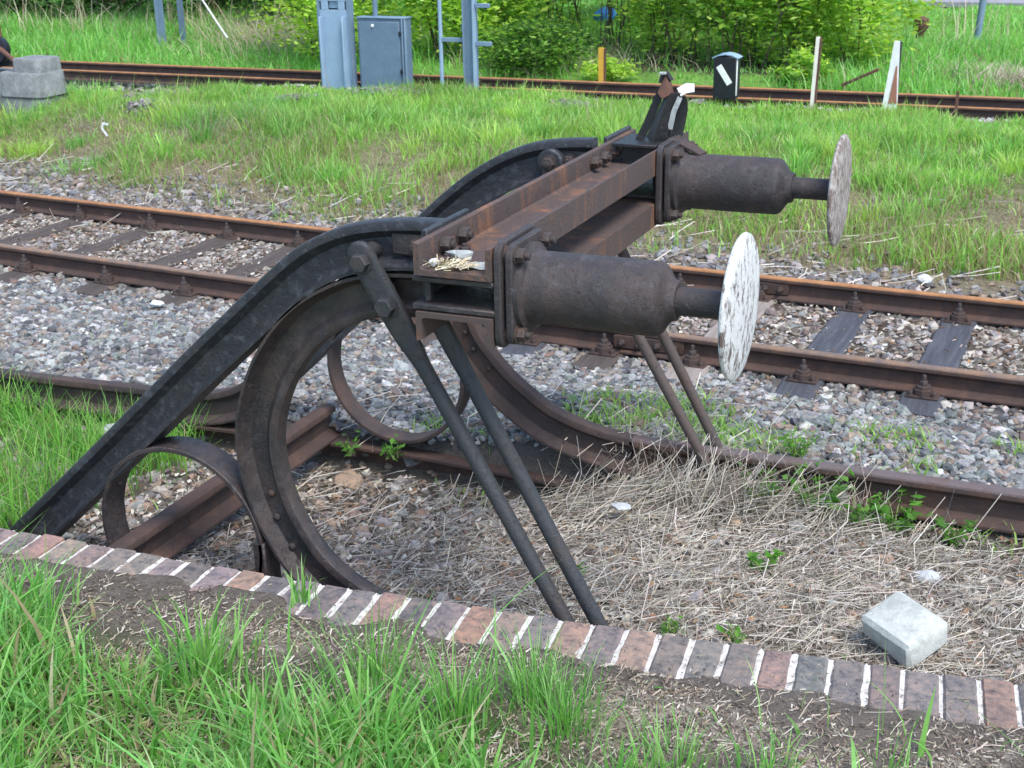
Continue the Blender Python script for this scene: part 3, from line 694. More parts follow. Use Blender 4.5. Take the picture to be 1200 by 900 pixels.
# ------------------------------------------------------------------ rails
def rail_prof(Hh, hw=None, fw=None, flip=False):
    """rail section, origin at the head's top centre; returns (side, up) CCW"""
    hw = hw or Hh * .225; fw = fw or Hh * .42; wb = Hh * .055
    hh = Hh * .27; fh = Hh * .085
    r = hw * .34
    R = [(hw - r, 0), (hw - r * .3, -r * .28), (hw, -r), (hw, -hh * .75), (wb * 2.2, -hh * 1.08), (wb, -hh * 1.35), (wb, -Hh + fh * 2.6), (wb * 2.6, -Hh + fh * 1.7), (fw, -Hh + fh * .8), (fw, -Hh)]
    L = [(-a, b) for a, b in R[::-1]]
    return R[::-1] + L[::-1] if not flip else (R[::-1] + L[::-1])
def sweep_rail(mb, Hh, path, up, hw=None, fw=None, topmat=None):
    prof = rail_prof(Hh, hw, fw)
    k0 = len(mb.f); mb.sweep(prof, path, up)
    if topmat is not None:
        k = len(prof)
        # segments whose both ends belong to the head's running surface
        top = {q for q in range(k) if prof[q][1] > -Hh * .11 and prof[(q + 1) % k][1] > -Hh * .11}
        nseg = len(path) - 1
        for i in range(nseg):
            for q in range(k):
                if q in top: mb.m[k0 + i * k + q] = topmat
    return mb
UPZ = (0, 0, 1)

# running line
xs = np.concatenate([np.arange(-60, -14, 3), np.arange(-14, 4, .5), np.arange(4, 31, 3)])
RZ = -.189; RH = .152
railobs = []
for k, (off, lab, mt) in enumerate(((0, 'nearer rusty rail of the running line just behind the buffer stop', 'railtop'), (1.507, 'farther rail of the running line, with bright orange rust along its head', 'railtop_orange'))):
    root = empty('rail', (0, float(main_y(0)) + off, RZ - RH), lab, 'rail', 'rails of the running line')
    mb = MB(); path = [(x, float(main_y(x)) + off, RZ) for x in xs]
    sweep_rail(mb, RH, path, UPZ, topmat=1)
    body = mb.build('rail_body', [M['rail'], M[mt]], root, origin=root.location)
    # fishplates at the joint
    for xj in ((-1.42,) if k == 0 else (-1.08,)):
        for sd in (-1, 1):
            fb = MB(); y = float(main_y(xj)) + off + sd * .024
            fb.box((xj, y, RZ - .082), (.46, .026, .085), None, .006)
            fp = fb.build('fishplate', M['chair'], root, origin=root.location)
            for bx in (-.17, -.06, .06, .17):
                bb = MB(); bb.hexbolt((xj + bx, y + sd * .013, RZ - .082), (0, sd, 0), .02, .022, .02)
                bb.build('bolt', M['bolt'], fp, origin=root.location)
# sleepers: one built, the others copied
def sleeper(x, label, mat, dz=0, seed=0):
    yc = float(main_y(x)) + .75
    r = empty('sleeper', (x, yc, RZ - RH - .001), label, 'sleeper', 'sleepers of the running line', rz=rad(-2.2))
    mb = MB(); n = 16
    vs = []; fs = []
    for i in range(n + 1):
        t = i / n; yy = -1.12 + 2.42 * t; w = .118 + rng.normal(0, .004); zt = rng.normal(0, .004) + (-.012 if i in (0, n) else 0)
        vs += [(-w, yy, -.14), (-w, yy, zt - .012), (-w + .014, yy, zt), (w - .014, yy, zt), (w, yy, zt - .012), (w, yy, -.14)]
    for i in range(n):
        for q in range(6):
            a = i * 6 + q; b = i * 6 + (q + 1) % 6; fs.append((a, a + 6, b + 6, b)[::-1])
    fs += [tuple(range(6))[::-1][::-1], tuple(n * 6 + q for q in range(6))[::-1]]
    mb.add(vs, fs); mb.build('beam', mat, r)
    for off in (-.75, .757):
        cb = MB(); cb.box((0, off, .006), (.18, .30, .016), None, .004)
        ch = cb.build('baseplate', M['chair'], r)
        for sd in (-1, 1):
            q = MB(); q.chain((0, off + sd * .094, .013), (0, 0, 1), [(0, .058, 'o'), (.034, .055, 'o'), (.036, .045, 'o'), (.052, .043, 'o'), (.056, .036, 'o')], 8); q.build('rail_clip', M['chair'], ch)
            for bx, by, bz, br, bh, bs in ((0, .098, .066, .024, .026, .032), (.066, .128, .014, .015, .018, 0), (-.066, .128, .014, .015, .018, 0)):
                bb = MB(); bb.hexbolt((bx, off + sd * by, bz), (0, 0, 1), br, bh, bs); bb.build('bolt', M['bolt'], ch)
    return r
SL = [(.97, 'sleeper', 'dark wooden sleeper in the running line at the right edge of the photo'),
      (.29, 'sleeper', 'blackish sleeper second from the right edge in the running line'),
      (-.40, 'sleeper', 'dark blue-black sleeper just right of the whitish buffer disc in the running line'),
      (-1.08, 'sleeper_pale', 'bleached pale sleeper behind the near buffer plunger, under the rail joint'),
      (-1.66, 'sleeper_brown', 'sleeper under the running line behind the near buffer barrel'),
      (-2.20, 'sleeper', 'dark sleeper whose baseplate shows below the near buffer mounting plate'),
      (-2.9, 'sleeper_brown', 'sleeper of the running line seen behind the cross beam and far rods'),
      (-3.6, 'sleeper_brown', 'sleeper of the running line hidden mostly behind the tarred strut tops'),
      (-4.3, 'sleeper_brown', 'sleeper of the running line just left of the near bent strut crest'),
      (-5.0, 'sleeper_brown', 'brown sleeper of the running line, fourth from the left edge of the photo'),
      (-5.75, 'sleeper_brown', 'brown sleeper of the running line, third from the left edge of the photo'),
      (-6.6, 'sleeper_brown', 'brown sleeper of the running line, second from the left edge of the photo'),
      (-7.45, 'sleeper_brown', 'brown sleeper of the running line nearest the left edge of the photo')]
protos = {}
for (x, mt, lab) in SL:
    if mt not in protos:
        o = sleeper(x, lab, M[mt]); protos[mt] = o
    else:
        o = copy_tree(protos[mt]); o.location = (x, float(main_y(x)) + .75, RZ - RH - .001); o['label'] = lab
        o.rotation_euler.z = rad(-2.2 + rng.normal(0, .8))
for x, lab in ((1.65, 'r'), (-8.2, 'l'), (-8.95, 'l'), (-9.7, 'l')):
    o = copy_tree(protos['sleeper_brown']); o.location = (x, float(main_y(x)) + .75, RZ - RH - .001)
    o['label'] = {'r': 'wooden sleeper of the running line beyond the right edge of the photo', 'l': 'wooden sleeper of the running line beyond the left edge of the photo'}[lab]
# far line
for (y0, z0, lab, mt) in ((12.12, .0, 'far rusty rail behind the blue-grey cabinet, in front of the bushes', 'railtop_orange'), (10.35, -.155, 'rusty rail of the far line hidden mostly by tall grass, beside the concrete foundation', 'railtop_orange')):
    mb = MB(); sweep_rail(mb, .165, [(x, y0, z0 + .025) for x in np.arange(-70, 40, 5.)], UPZ, topmat=1)
    tag(mb.build('rail', [M['rail'], M[mt]], None, origin=(0, y0, z0 - .165)), lab, 'rail', 'rails of the far line')
mb = MB(); sweep_rail(mb, .15, [(x, 11.72, -.045) for x in np.arange(-70, 40, 5.)], UPZ, topmat=1)
tag(mb.build('guard_rail', [M['rail'], M['railtop_orange']], None, origin=(0, 11.72, -.19)), 'lower rusty guard rail running close in front of the far rail', 'rail')
# siding's far rail (runs into the bent rail of the buffer stop)
SH = .168
mb = MB(); sweep_rail(mb, SH, [(x, .753 + .0 * x, -.004) for x in np.arange(-.86, 30, .6)], UPZ, topmat=1)
tag(mb.build('siding_rail', [M['rail'], M['railtop_grey']], None, origin=(0, .753, -.17)), 'rusty siding rail half buried in straw, running right from the buffer stop', 'rail')

# ------------------------------------------------------------------ buffer stop
BS = empty('buffer_stop', (-1.3, 0, -.25), 'old rusty buffer stop of bent rails with two buffers at the siding end', 'buffer stop')
O = tuple(BS.location)
def spline(pts_, n=60):
    """Catmull-Rom through (x,z) points, resampled evenly"""
    p = np.array(pts_, float); p = np.vstack([2 * p[0] - p[1], p, 2 * p[-1] - p[-2]]); out = []
    for i in range(1, len(p) - 2):
        for t in np.linspace(0, 1, 24, endpoint=False):
            a, b, c, d = p[i - 1], p[i], p[i + 1], p[i + 2]
            out.append(.5 * ((2 * b) + (-a + c) * t + (2 * a - 5 * b + 4 * c - d) * t * t + (-a + 3 * b - 3 * c + d) * t ** 3))
    out.append(p[-2]); out = np.array(out)
    s = np.concatenate([[0], np.cumsum(np.linalg.norm(np.diff(out, axis=0), axis=1))])
    q = np.linspace(0, s[-1], n)
    return np.stack([np.interp(q, s, out[:, 0]), np.interp(q, s, out[:, 1])], 1)
def smooth(c, k=3):
    for _ in range(k):
        d = c.copy(); d[1:-1] = (c[:-2] + 2 * c[1:-1] + c[2:]) / 4; c = d
    return c
def rail_in_plane(name, xz, y, mat, head_left, Hh=SH, hw=None, fw=None):
    """rail bent in a vertical plane; the (x,z) curve is the head's top line; head_left: head looks to the left of travel"""
    n = len(xz); T = np.gradient(xz, axis=0); T /= np.linalg.norm(T, axis=1, keepdims=True)
    N = np.stack([-T[:, 1], T[:, 0]], 1) * (1 if head_left else -1)
    path = np.stack([xz[:, 0], np.full(n, y), xz[:, 1]], 1); up = np.stack([N[:, 0], np.zeros(n), N[:, 1]], 1)
    mb = MB(); sweep_rail(mb, Hh, path, up, hw, fw)
    return mb.build(name, mat, BS, origin=O), path, up
def offset_curve(xz, d):
    T = np.gradient(xz, axis=0); T /= np.linalg.norm(T, axis=1, keepdims=True)
    return xz + d * np.stack([-T[:, 1], T[:, 0]], 1)
strut_near = smooth(spline([(-3.42, -.36), (-3.111, -.082), (-2.83, .17), (-2.578, .398), (-2.2, .744), (-1.964, .952), (-1.80, 1.095), (-1.66, 1.208), (-1.523, 1.283), (-1.38, 1.328), (-1.2, 1.352), (-1.05, 1.357)], 90))
strut_far = smooth(spline([(-8.5, -.20), (-4.7, -.145), (-3.75, -.117), (-3.45, -.113), (-3.25, -.096), (-3.1, -.055), (-2.95, .035), (-2.4, .535), (-1.919, .981), (-1.781, 1.105), (-1.604, 1.235), (-1.433, 1.325), (-1.268, 1.372), (-1.05, 1.385)], 110))
sn, _, _ = rail_in_plane('strut_rail', strut_near, -.753, M['strut'], True)
sf, _, _ = rail_in_plane('strut_rail', strut_far, .753, M['strut'], True)
sf.data.materials.append(M['browniron'])
for pl in sf.data.polygons:
    if pl.center.x + O[0] < -2.62: pl.material_index = 1
sn['label'] = 'near black bent strut rail'; sf['label'] = 'far black bent strut rail'
# inner bent rails: given by the foot's outer line, head on the concave side
co = [(-1.05, 1.175), (-1.2, 1.17), (-1.33, 1.155), (-1.461, 1.119), (-1.635, 1.023), (-1.766, .897), (-1.871, .741), (-1.937, .575), (-1.962, .44), (-1.954, .294), (-1.913, .131), (-1.837, -.02), (-1.74, -.145), (-1.60, -.25), (-1.40, -.33), (-1.1, -.36)]
curve_n = smooth(spline(co, 100))
near_head = offset_curve(curve_n, SH)         # travelling down the left side, left of travel is the concave side
cn, cpath, cup = rail_in_plane('bent_rail', near_head, -.753, M['curve'], True)
cof = [(-1.05, 1.19), (-1.2, 1.185), (-1.33, 1.165), (-1.44, 1.125), (-1.58, 1.04), (-1.70, .90), (-1.79, .74), (-1.83, .60), (-1.815, .46), (-1.76, .33), (-1.67, .215), (-1.55, .095), (-1.36, -.04), (-1.22, -.10), (-1.05, -.145), (-.86, -.172)]
curve_f = smooth(spline(cof, 100)); far_head = offset_curve(curve_f, SH)
cf, _, _ = rail_in_plane('bent_rail', far_head, .753, M['browniron'], True)
cn['label'] = 'near dark inner bent rail, pitted'; cf['label'] = 'far brown inner bent rail sweeping into the siding rail'
# rivets on the webs of the bent rails
for j, (x, z) in enumerate([(-1.875, .20), (-1.86, .10), (-1.80, -.02)]):
    mb = MB(); mb.rivet((x + .02, -.763, z), (0, -1, 0), .017); mb.build('rivet', M['bolt'], cn, origin=O)
for j, (x, z) in enumerate([(-1.70, .42), (-1.66, .34), (-1.58, .25)]):
    mb = MB(); mb.rivet((x, .742, z), (0, -1, 0), .015); mb.build('rivet', M['bolt'], cf, origin=O)
# flat iron rings in the corner of strut and bent rail
def ring(cx, cz, r, y0, y1, mat, th=.022, squash=1.0):
    n = 56; path = [(cx + r * math.cos(a), (y0 + y1) / 2, cz + squash * r * math.sin(a)) for a in np.linspace(0, 2 * math.pi, n, endpoint=False)]
    up = [(math.cos(a), 0, math.sin(a)) for a in np.linspace(0, 2 * math.pi, n, endpoint=False)]
    w = (y1 - y0) / 2; b = .004
    prof = [(-w + b, -th / 2), (w - b, -th / 2), (w, -th / 2 + b), (w, th / 2 - b), (w - b, th / 2), (-w + b, th / 2), (-w, th / 2 - b), (-w, -th / 2 + b)]
    mb = MB(); mb.sweep(prof, path, up, closed=True); return mb.build('ring', mat, BS, origin=O)
r1 = ring(-2.275, -.042, .385, -.825, -.695, M['curve']); r1['label'] = 'near dark ring half hidden by the brick kerb'
r2 = ring(-2.075, .185, .37, .69, .80, M['browniron']); r2['label'] = 'far rust-brown ring seen through the near bent rail'
mb = MB()
for a in (2.35, 2.7): mb = MB(); mb.rivet((-2.275 + .372 * math.cos(a), -.755, -.042 + .372 * math.sin(a)), (-math.cos(a), 0, -math.sin(a)), .014); mb.build('rivet', M['bolt'], r1, origin=O)
mb = MB(); mb.box((-1.90, -.77, -.15), (.055, .11, .30), None, .006); mb.build('stub_post', M['curve'], BS, origin=O)
# cross rail and bottom chord
mb = MB(); sweep_rail(mb, .158, [(-2.53, y, -.085) for y in (-1.0, -.5, 0, .4, .80)], UPZ, topmat=0, hw=.042, fw=.075)
mb.build('cross_rail', M['rail'], BS, origin=O)
mb = MB(); w = .075
mb.sweep([(-w, 0), (-w, -.014), (-.012, -.022), (-.012, -.15), (-.05, -.17), (.05, -.17), (.012, -.15), (.012, -.022), (w, -.014), (w, 0)], [(x, .745, z) for x, z in ((-3.4, -.275), (-2.6, -.245), (-1.9, -.245), (-1.4, -.262), (-.7, -.29))], UPZ)
mb.build('bottom_chord', M['rail'], BS, origin=O)
# cross beams
Y0, Y1 = -1.05, 1.24; XB, XF = -1.035, -.762; t = .018
def channel(name, z0, z1, openup):
    mb = MB(); xs_ = XF - XB; cx = (XB + XF) / 2
    zz = lambda a: a
    if openup: pr = [(XB, z0), (XF, z0), (XF, z1), (XF - t, z1 - .004), (XF - t * 1.1, z0 + t * 1.5), (XF - t * 1.6, z0 + t), (XB + t * 1.6, z0 + t), (XB + t * 1.1, z0 + t * 1.5), (XB + t, z1 - .004), (XB, z1)]
    else: pr = [(XB, z0), (XB + t, z0 + .004), (XB + t * 1.1, z1 - t * 1.5), (XB + t * 1.6, z1 - t), (XF - t * 1.6, z1 - t), (XF - t * 1.1, z1 - t * 1.5), (XF - t, z0 + .004), (XF, z0), (XF, z1), (XB, z1)]
    ys_ = np.linspace(Y0, Y1, 24)
    mb.sweep([(a, b) for a, b in pr], [(0, y, 0) for y in ys_], UPZ)
    return mb.build(name, M['beam'], BS, origin=O, angle=25)
ub = channel('upper_beam', 1.243, 1.350, True)
lb = channel('lower_beam', 1.018, 1.118, False)
def bolt_on(parent, c, ax, r=.022, h=.022, stub=.014, mat='bolt'):
    mb = MB(); mb.hexbolt(c, ax, r, h, stub); return mb.build('bolt', M[mat], parent, origin=O)
for y in (-.87, -.73, .62, .74, .86): bolt_on(ub, (XB + t, y, 1.305), (1, 0, 0), .028, .03, .012)
for y in (-.94, -.80): bolt_on(ub, (XB + t + .05, y, 1.262), (0, 0, 1), .02, .016, .008)
bolt_on(ub, (XB, -.86, 1.30), (-1, 0, 0), .034, .04, .0)
# packing plates, end stubs
for yc in (-.83, 1.0):
    mb = MB(); mb.box(((XB + XF) / 2 - .005, yc, 1.228), (.29, .42, .020), None, .004); mb.build('packing_plate', M['curve'], BS, origin=O)
    mb = MB(); mb.box(((XB + XF) / 2 - .005, yc, 1.132), (.30, .42, .022), None, .005); mb.build('packing_plate', M['curve'], BS, origin=O)
    mb = MB(); mb.box((XB + .03, yc - .17, 1.18), (.02, .03, .072), None, .003); mb.build('spacer', M['curve'], BS, origin=O); mb = MB(); mb.box((XF - .06, yc + .05, 1.18), (.05, .18, .072), None, .003); mb.build('spacer', M['curve'], BS, origin=O)
    mb = MB(); mb.box((XB - .013, yc + .06, 1.20), (.022, .34, .33), None, .004); mb.build('back_plate', M['strut'], BS, origin=O)
# rail fastenings on the webs
def web_plate(y, x, z, w, h_, parent):
    mb = MB(); mb.box((x, y, z), (w, .02, h_), None, .003); p_ = mb.build('joint_plate', M['curve'], parent, origin=O)
    bolt_on(p_, (x, y - .01, z), (0, -1, 0), .024, .024, .010); return p_
web_plate(-.772, -1.155, 1.265, .20, .075, sn); web_plate(-.772, -1.30, 1.085, .10, .075, cn)
bolt_on(sn, (-1.105, -.785, 1.268), (0, -1, 0), .03, .03, .0)
web_plate(.742, -1.16, 1.285, .20, .08, sf)
# bolt bosses on the far strut
mb = MB(); mb.lathe([(0, .062), (.05, .062), (.058, .055), (.06, 0)], (-1.24, .745, 1.275), (0, -1, 0), 24); bz = mb.build('boss', M['strut'], sf, origin=O)
bolt_on(bz, (-1.24, .685, 1.275), (0, -1, 0), .03, .025, .008)
# tie rods
def tie_rod(top, flat_to, bottom, r, wide, mat, eye=True):
    top = np.array(top, float); bt = np.array(bottom, float); d = bt - top; Ln = np.linalg.norm(d); d /= Ln
    n = 26; vs = []; fs = []; side = np.cross(d, (0, 1, 0)); side /= np.linalg.norm(side); yv = np.cross(side, d)
    k = 14; rings = []
    ss = list(np.concatenate([np.linspace(-wide if eye else 0, 0, 7)[:-1] if eye else [], np.linspace(0, flat_to, 5), np.linspace(flat_to + .06, flat_to + .30, 5), np.linspace(flat_to + .4, Ln, 5)]))
    for s_ in ss:
        f = float(sstep(flat_to, flat_to + .2, s_))
        a = wide * (1 - f) + r * f; b = .017 * (1 - f) + r * f
        if s_ < 0: a = math.sqrt(max(wide ** 2 - s_ ** 2, (wide * .12) ** 2))
        pw = 4 * (1 - f) + 2 * f
        for q in range(k):
            w_ = 2 * math.pi * q / k; c_, s2 = math.cos(w_), math.sin(w_)
            ex = 2 / pw
            vs.append(top + d * s_ + side * a * math.copysign(abs(c_) ** ex, c_) + yv * b * math.copysign(abs(s2) ** ex, s2))
    m = len(ss)
    for i in range(m - 1):
        for q in range(k):
            r_ = (q + 1) % k; fs.append((i * k + q, i * k + r_, (i + 1) * k + r_, (i + 1) * k + q))
    fs.append(tuple(range(k))[::-1]); fs.append(tuple((m - 1) * k + q for q in range(k)))
    mb = MB(); mb.add(vs, fs); return mb.build('tie_rod', mat, BS, origin=O, angle=50)
tr1 = tie_rod((-1.335, -.86, 1.235), .26, (-.492, -.86, -.205), .0285, .050, M['rod'])
bolt_on(tr1, (-1.325, -.875, 1.215), (0, -1, 0), .034, .03, .0, 'rod'); bolt_on(tr1, (-1.235, -.875, 1.065), (0, -1, 0), .036, .03, .0, 'rod')
mb = MB(); mb.tube([(-1.335, -.68, 1.235), (-1.335, -.85, 1.235)], .03, 12); mb.build('spacer', M['rod'], tr1, origin=O)
tr2 = tie_rod((-1.105, -.80, 1.06), .10, (-.392, -.82, -.205), .0285, .034, M['rod'], False)
tr3 = tie_rod((-1.23, .70, 1.22), .30, (-.395, .68, -.20), .024, .05, M['rodfar'])
tr4 = tie_rod((-1.03, .72, 1.12), .08, (-.36, .80, -.20), .024, .045, M['rodfar'], False)
for o_, l_ in ((tr1, 'near rod with a flattened bolted head'), (tr3, 'far rod with a flattened head')): o_['label'] = l_
# buffers
def buffer(y, zc, disc_mat, R, lab):
    X0 = -.70; k = R / .236
    mb = MB(); rb = .120
    mb.lathe([(-.0, .0), (0, rb + .028), (.018, rb + .028), (.028, rb + .008), (.05, rb), (.24, rb + .001), (.435, rb), (.448, rb - .003), (.458, rb - .010), (.466, rb - .022), (.478, rb - .040), (.488, rb - .052), (.503, rb - .056), (.507, rb - .060), (.507, .0)], (X0, y, zc), (1, 0, 0), 56)
    b = mb.build('buffer', M['barrel'], BS, origin=O); b['label'] = lab
    # two mounting plates, rounded corners
    def plate(x, th, s1, s2, mat):
        m_ = MB(); pr = []; rc = .045
        for (sx, sy) in ((1, 1), (-1, 1), (-1, -1), (1, -1)):
            a0 = {(1, 1): 0, (-1, 1): 90, (-1, -1): 180, (1, -1): 270}[(sx, sy)]
            for a in (0, 22.5, 45, 67.5, 90): pr.append((sx * (s1 - rc) + rc * math.cos(rad(a0 + a)), sy * (s2 - rc) + rc * math.sin(rad(a0 + a))))
        i = .005; pi_ = [(a * (1 - i / s1), c * (1 - i / s2)) for a, c in pr]; n_ = len(pr)
        vs = [(x - th / 2, y + a, zc + c) for a, c in pi_] + [(x - th / 2 + i, y + a, zc + c) for a, c in pr] + [(x + th / 2 - i, y + a, zc + c) for a, c in pr] + [(x + th / 2, y + a, zc + c) for a, c in pi_]
        fs = [tuple(range(n_))[::-1], tuple(3 * n_ + q for q in range(n_))]
        for l in range(3):
            for q in range(n_):
                r_ = (q + 1) % n_; fs.append((l * n_ + q, l * n_ + r_, (l + 1) * n_ + r_, (l + 1) * n_ + q))
        m_.add(vs, fs); return m_.build('mounting_plate', mat, b, origin=O, angle=30)
    p0 = plate(XF + .016, .026, .165, .178, M['barrel'])
    p1 = plate(X0 - .012, .026, .150, .168, M['barrel'])
    for sy in (-1, 1):
        for sz in (-1, 1):
            m_ = MB(); c = (X0 + .001, y + sy * .112, zc + sz * .132); m_.hexbolt(c, (1, 0, 0), .025, .026, .016, [(XF + .03 - c[0], .03, 'o'), (-.006, .03, 'o')]); m_.build('bolt', M['bolt'], b, origin=O)
    m_ = MB(); m_.lathe([(.49, .0), (.49, .047), (.52, .046), (.60, .045), (.655, .046), (.675, .052), (.688, .068), (.692, .0)], (X0, y, zc), (1, 0, 0), 36); m_.build('plunger', M['barrel'], b, origin=O)
    m_ = MB(); m_.lathe([(.684, 0), (.686, R * .5), (.690, R - .012), (.694, R - .003), (.700, R), (.706, R - .002), (.711, R - .010), (.717, R * .75), (.722, R * .4), (.724, 0)], (X0, y, zc), (1, 0, 0), 64)
    dd = m_.build('buffer_disc', disc_mat, b, origin=O)
    return b
b1 = buffer(-.875, 1.190, M['disc'], .232, 'near buffer with flaking white disc')
b2 = buffer(.875, 1.198, M['disc_worn'], .236, 'far buffer with worn rusty disc')

# things lying on the beam
def rock(name, c, dims, mat, label, cat, seed, rz=0, sub=2, flat=True):
    import bmesh
    r_ = np.random.default_rng(seed); bm = bmesh.new(); bmesh.ops.create_icosphere(bm, subdivisions=sub, radius=1)
    dirs = r_.normal(size=(9, 3)); dirs /= np.linalg.norm(dirs, axis=1, keepdims=True); offs = r_.uniform(.55, .9, 9)
    for v in bm.verts:
        p_ = np.array(v.co)
        for d_, o_ in zip(dirs, offs):
            k_ = p_ @ d_
            if k_ > o_: p_ = p_ - d_ * (k_ - o_)
        p_ = p_ * (1 + r_.normal(0, .015)); v.co = (p_[0] * dims[0] / 2, p_[1] * dims[1] / 2, p_[2] * dims[2] / 2)
    zmin = min(v.co.z for v in bm.verts)
    for v in bm.verts: v.co.z -= zmin
    me = bpy.data.meshes.new(name); bm.to_mesh(me); bm.free(); me.materials.append(mat)
    o = bpy.data.objects.new(name, me); COL.objects.link(o); o.location = c; o.rotation_euler.z = rz
    return tag(o, label, cat)
rock('stone', (-.93, -.915, 1.262), (.12, .055, .048), M['stone'], 'grey angular stone lying in the near end of the top beam', 'stone', 3, .2)
rock('stone', (-.985, -1.0, 1.261), (.045, .03, .034), M['whitestone'], 'small white stone chip on the near beam end beside the straw', 'stone', 5)
rock('stone', (-.84, -.96, 1.261), (.13, .10, .014), M['stone'], 'flat pale mortar patch on the near beam end by the front flange', 'stone', 8)
n = 170; P = np.stack([rng.normal(-.915, .04, n), rng.normal(-1.005, .022, n), rng.uniform(1.264, 1.285, n)], 1); P[:, 1] = np.maximum(P[:, 1], -1.045)
V, T, C = straws(P, rng.uniform(.02, .06, n), rng.uniform(.002, .0035, n), pal(n, [(.55, .48, .33), (.66, .60, .45), (.45, .38, .26)]), .2)
tag(fast('straw_tuft', V, T, C, M['straw'], origin=(-.915, -1.0, 1.26)), 'small heap of pale straw on the near end of the top beam', 'straw', kind='stuff')
# wrecked bracket on the far beam end
WB = empty('wrecked_lamp_bracket', (-.87, .98, 1.26), 'crumpled black and brown metal lamp bracket standing on the far beam end', 'bracket')
WO = tuple(WB.location)
mb = MB(); mb.box((-.895, .955, 1.346), (.20, .27, .016), None, .003); mb.box((-.885, .965, 1.298), (.15, .23, .082), None, .003); mb.build('base_plate', M['blackmetal'], WB, origin=WO)
def sheet(mb, pts_, th=.006):
    """bent sheet metal: rows of points, given thickness"""
    A = np.array(pts_, float); n_, m_ = A.shape[:2]
    gu = np.gradient(A, axis=0); gv = np.gradient(A, axis=1); N = np.cross(gu, gv); N /= np.linalg.norm(N, axis=2, keepdims=True) + 1e-9
    B = A + N * th; vs = np.concatenate([A.reshape(-1, 3), B.reshape(-1, 3)]); fs = []; k = n_ * m_
    for i in range(n_ - 1):
        for j in range(m_ - 1):
            a = i * m_ + j; fs.append((a, a + 1, a + m_ + 1, a + m_)); fs.append((a + k, a + m_ + k, a + m_ + 1 + k, a + 1 + k))
    for i in range(n_ - 1):
        for j in (0, m_ - 1):
            a = i * m_ + j; fs.append((a, a + m_, a + m_ + k, a + k) if j == 0 else (a, a + k, a + m_ + k, a + m_))
    for j in range(m_ - 1):
        for i in (0, n_ - 1):
            a = i * m_ + j; fs.append((a, a + k, a + 1 + k, a + 1) if i == 0 else (a, a + 1, a + 1 + k, a + k))
    mb.add(vs, fs)
# coordinates in the bracket's own plane: px of the zoom -> x,z at y~.95
def wz(px, py, y=.95): return (-.926 + (px - 745) * .00398 + (y - .95) * -.43 * 0, y, 1.318 + (172 - py) * .00385)
mb = MB(); mb.sweep([(-.018, -.004), (.018, -.004), (.018, .004), (-.018, .004)], [wz(748, 166), wz(758, 145), wz(768, 120), wz(775, 103)], (0, -1, 0)); mb.build('leg', M['blackmetal'], WB, origin=WO)
mb = MB(); sheet(mb, [[wz(759, 158, .93), wz(768, 166, .90), wz(784, 166, .92)], [wz(767, 138, .93), wz(776, 138, .89), wz(786, 138, .93)], [wz(775, 118, .94), wz(784, 115, .90), wz(790, 116, .94)], [wz(779, 110, .95), wz(788, 107, .92), wz(796, 108, .96)]]); mb.build('crumpled_hood', M['blackmetal'], WB, origin=WO)
mb = MB(); sheet(mb, [[wz(783, 166, .95), wz(789, 166, 1.0), wz(795, 158, 1.02)], [wz(785, 135, .97), wz(792, 135, 1.02), wz(799, 130, 1.03)], [wz(790, 110, .96), wz(796, 112, 1.01), wz(799, 118, 1.02)]]); sheet(mb, [[wz(764, 157, .97), wz(790, 160, .98)], [wz(776, 118, .99), wz(796, 112, 1.0)]]); mb.build('inner_shell', M['blackmetal'], WB, origin=WO)
mb = MB(); mb.sweep([(-.011, -.004), (.011, -.004), (.011, .004), (-.011, .004)], [wz(786, 148, .93), wz(790, 128, .93), wz(796, 112, .94)], (0, -1, 0)); mb.build('bright_strip', M['stone'], WB, origin=WO)
mb = MB(); sheet(mb, [[wz(771, 108, .93), wz(777, 114, .92), wz(789, 107, .93)], [wz(774, 98, .94), wz(780, 100, .93), wz(787, 99, .94)], [wz(776, 88, .95), wz(779, 88, .945), wz(783, 90, .95)]]); mb.build('brown_flap', M['browntin'], WB, origin=WO)
mb = MB(); mb.tube([wz(773, 97, .95), wz(775, 89, .95), wz(780, 86, .95), wz(785, 94, .95)], .012, 8); mb.build('hinge', M['blackmetal'], WB, origin=WO)
mb = MB(); mb.box(wz(776, 86, .94), (.032, .02, .012), None, .003); mb.build('tip', M['stone'], WB, origin=WO)
mb = MB(); sheet(mb, [[wz(790, 104, .98), wz(800, 98, .98), wz(808, 99, .99)], [wz(796, 112, .96), wz(803, 108, .96), wz(810, 107, .97)]], .008); mb.build('white_shard', M['white'], WB, origin=WO)
mb = MB(); mb.sweep([(-.035, -.005), (.035, -.005), (.035, .005), (-.035, .005)], [wz(790, 158, .93), wz(806, 163, .90), wz(828, 172, .88)], UPZ); mb.build('bent_strap', M['browniron'], WB, origin=WO)
mb = MB(); sheet(mb, [[wz(766, 176, .82), wz(780, 168, .80), wz(796, 163, .80)], [wz(770, 168, .9), wz(783, 162, .88), wz(796, 160, .88)]], .008); mb.build('torn_plate', M['browniron'], WB, origin=WO)

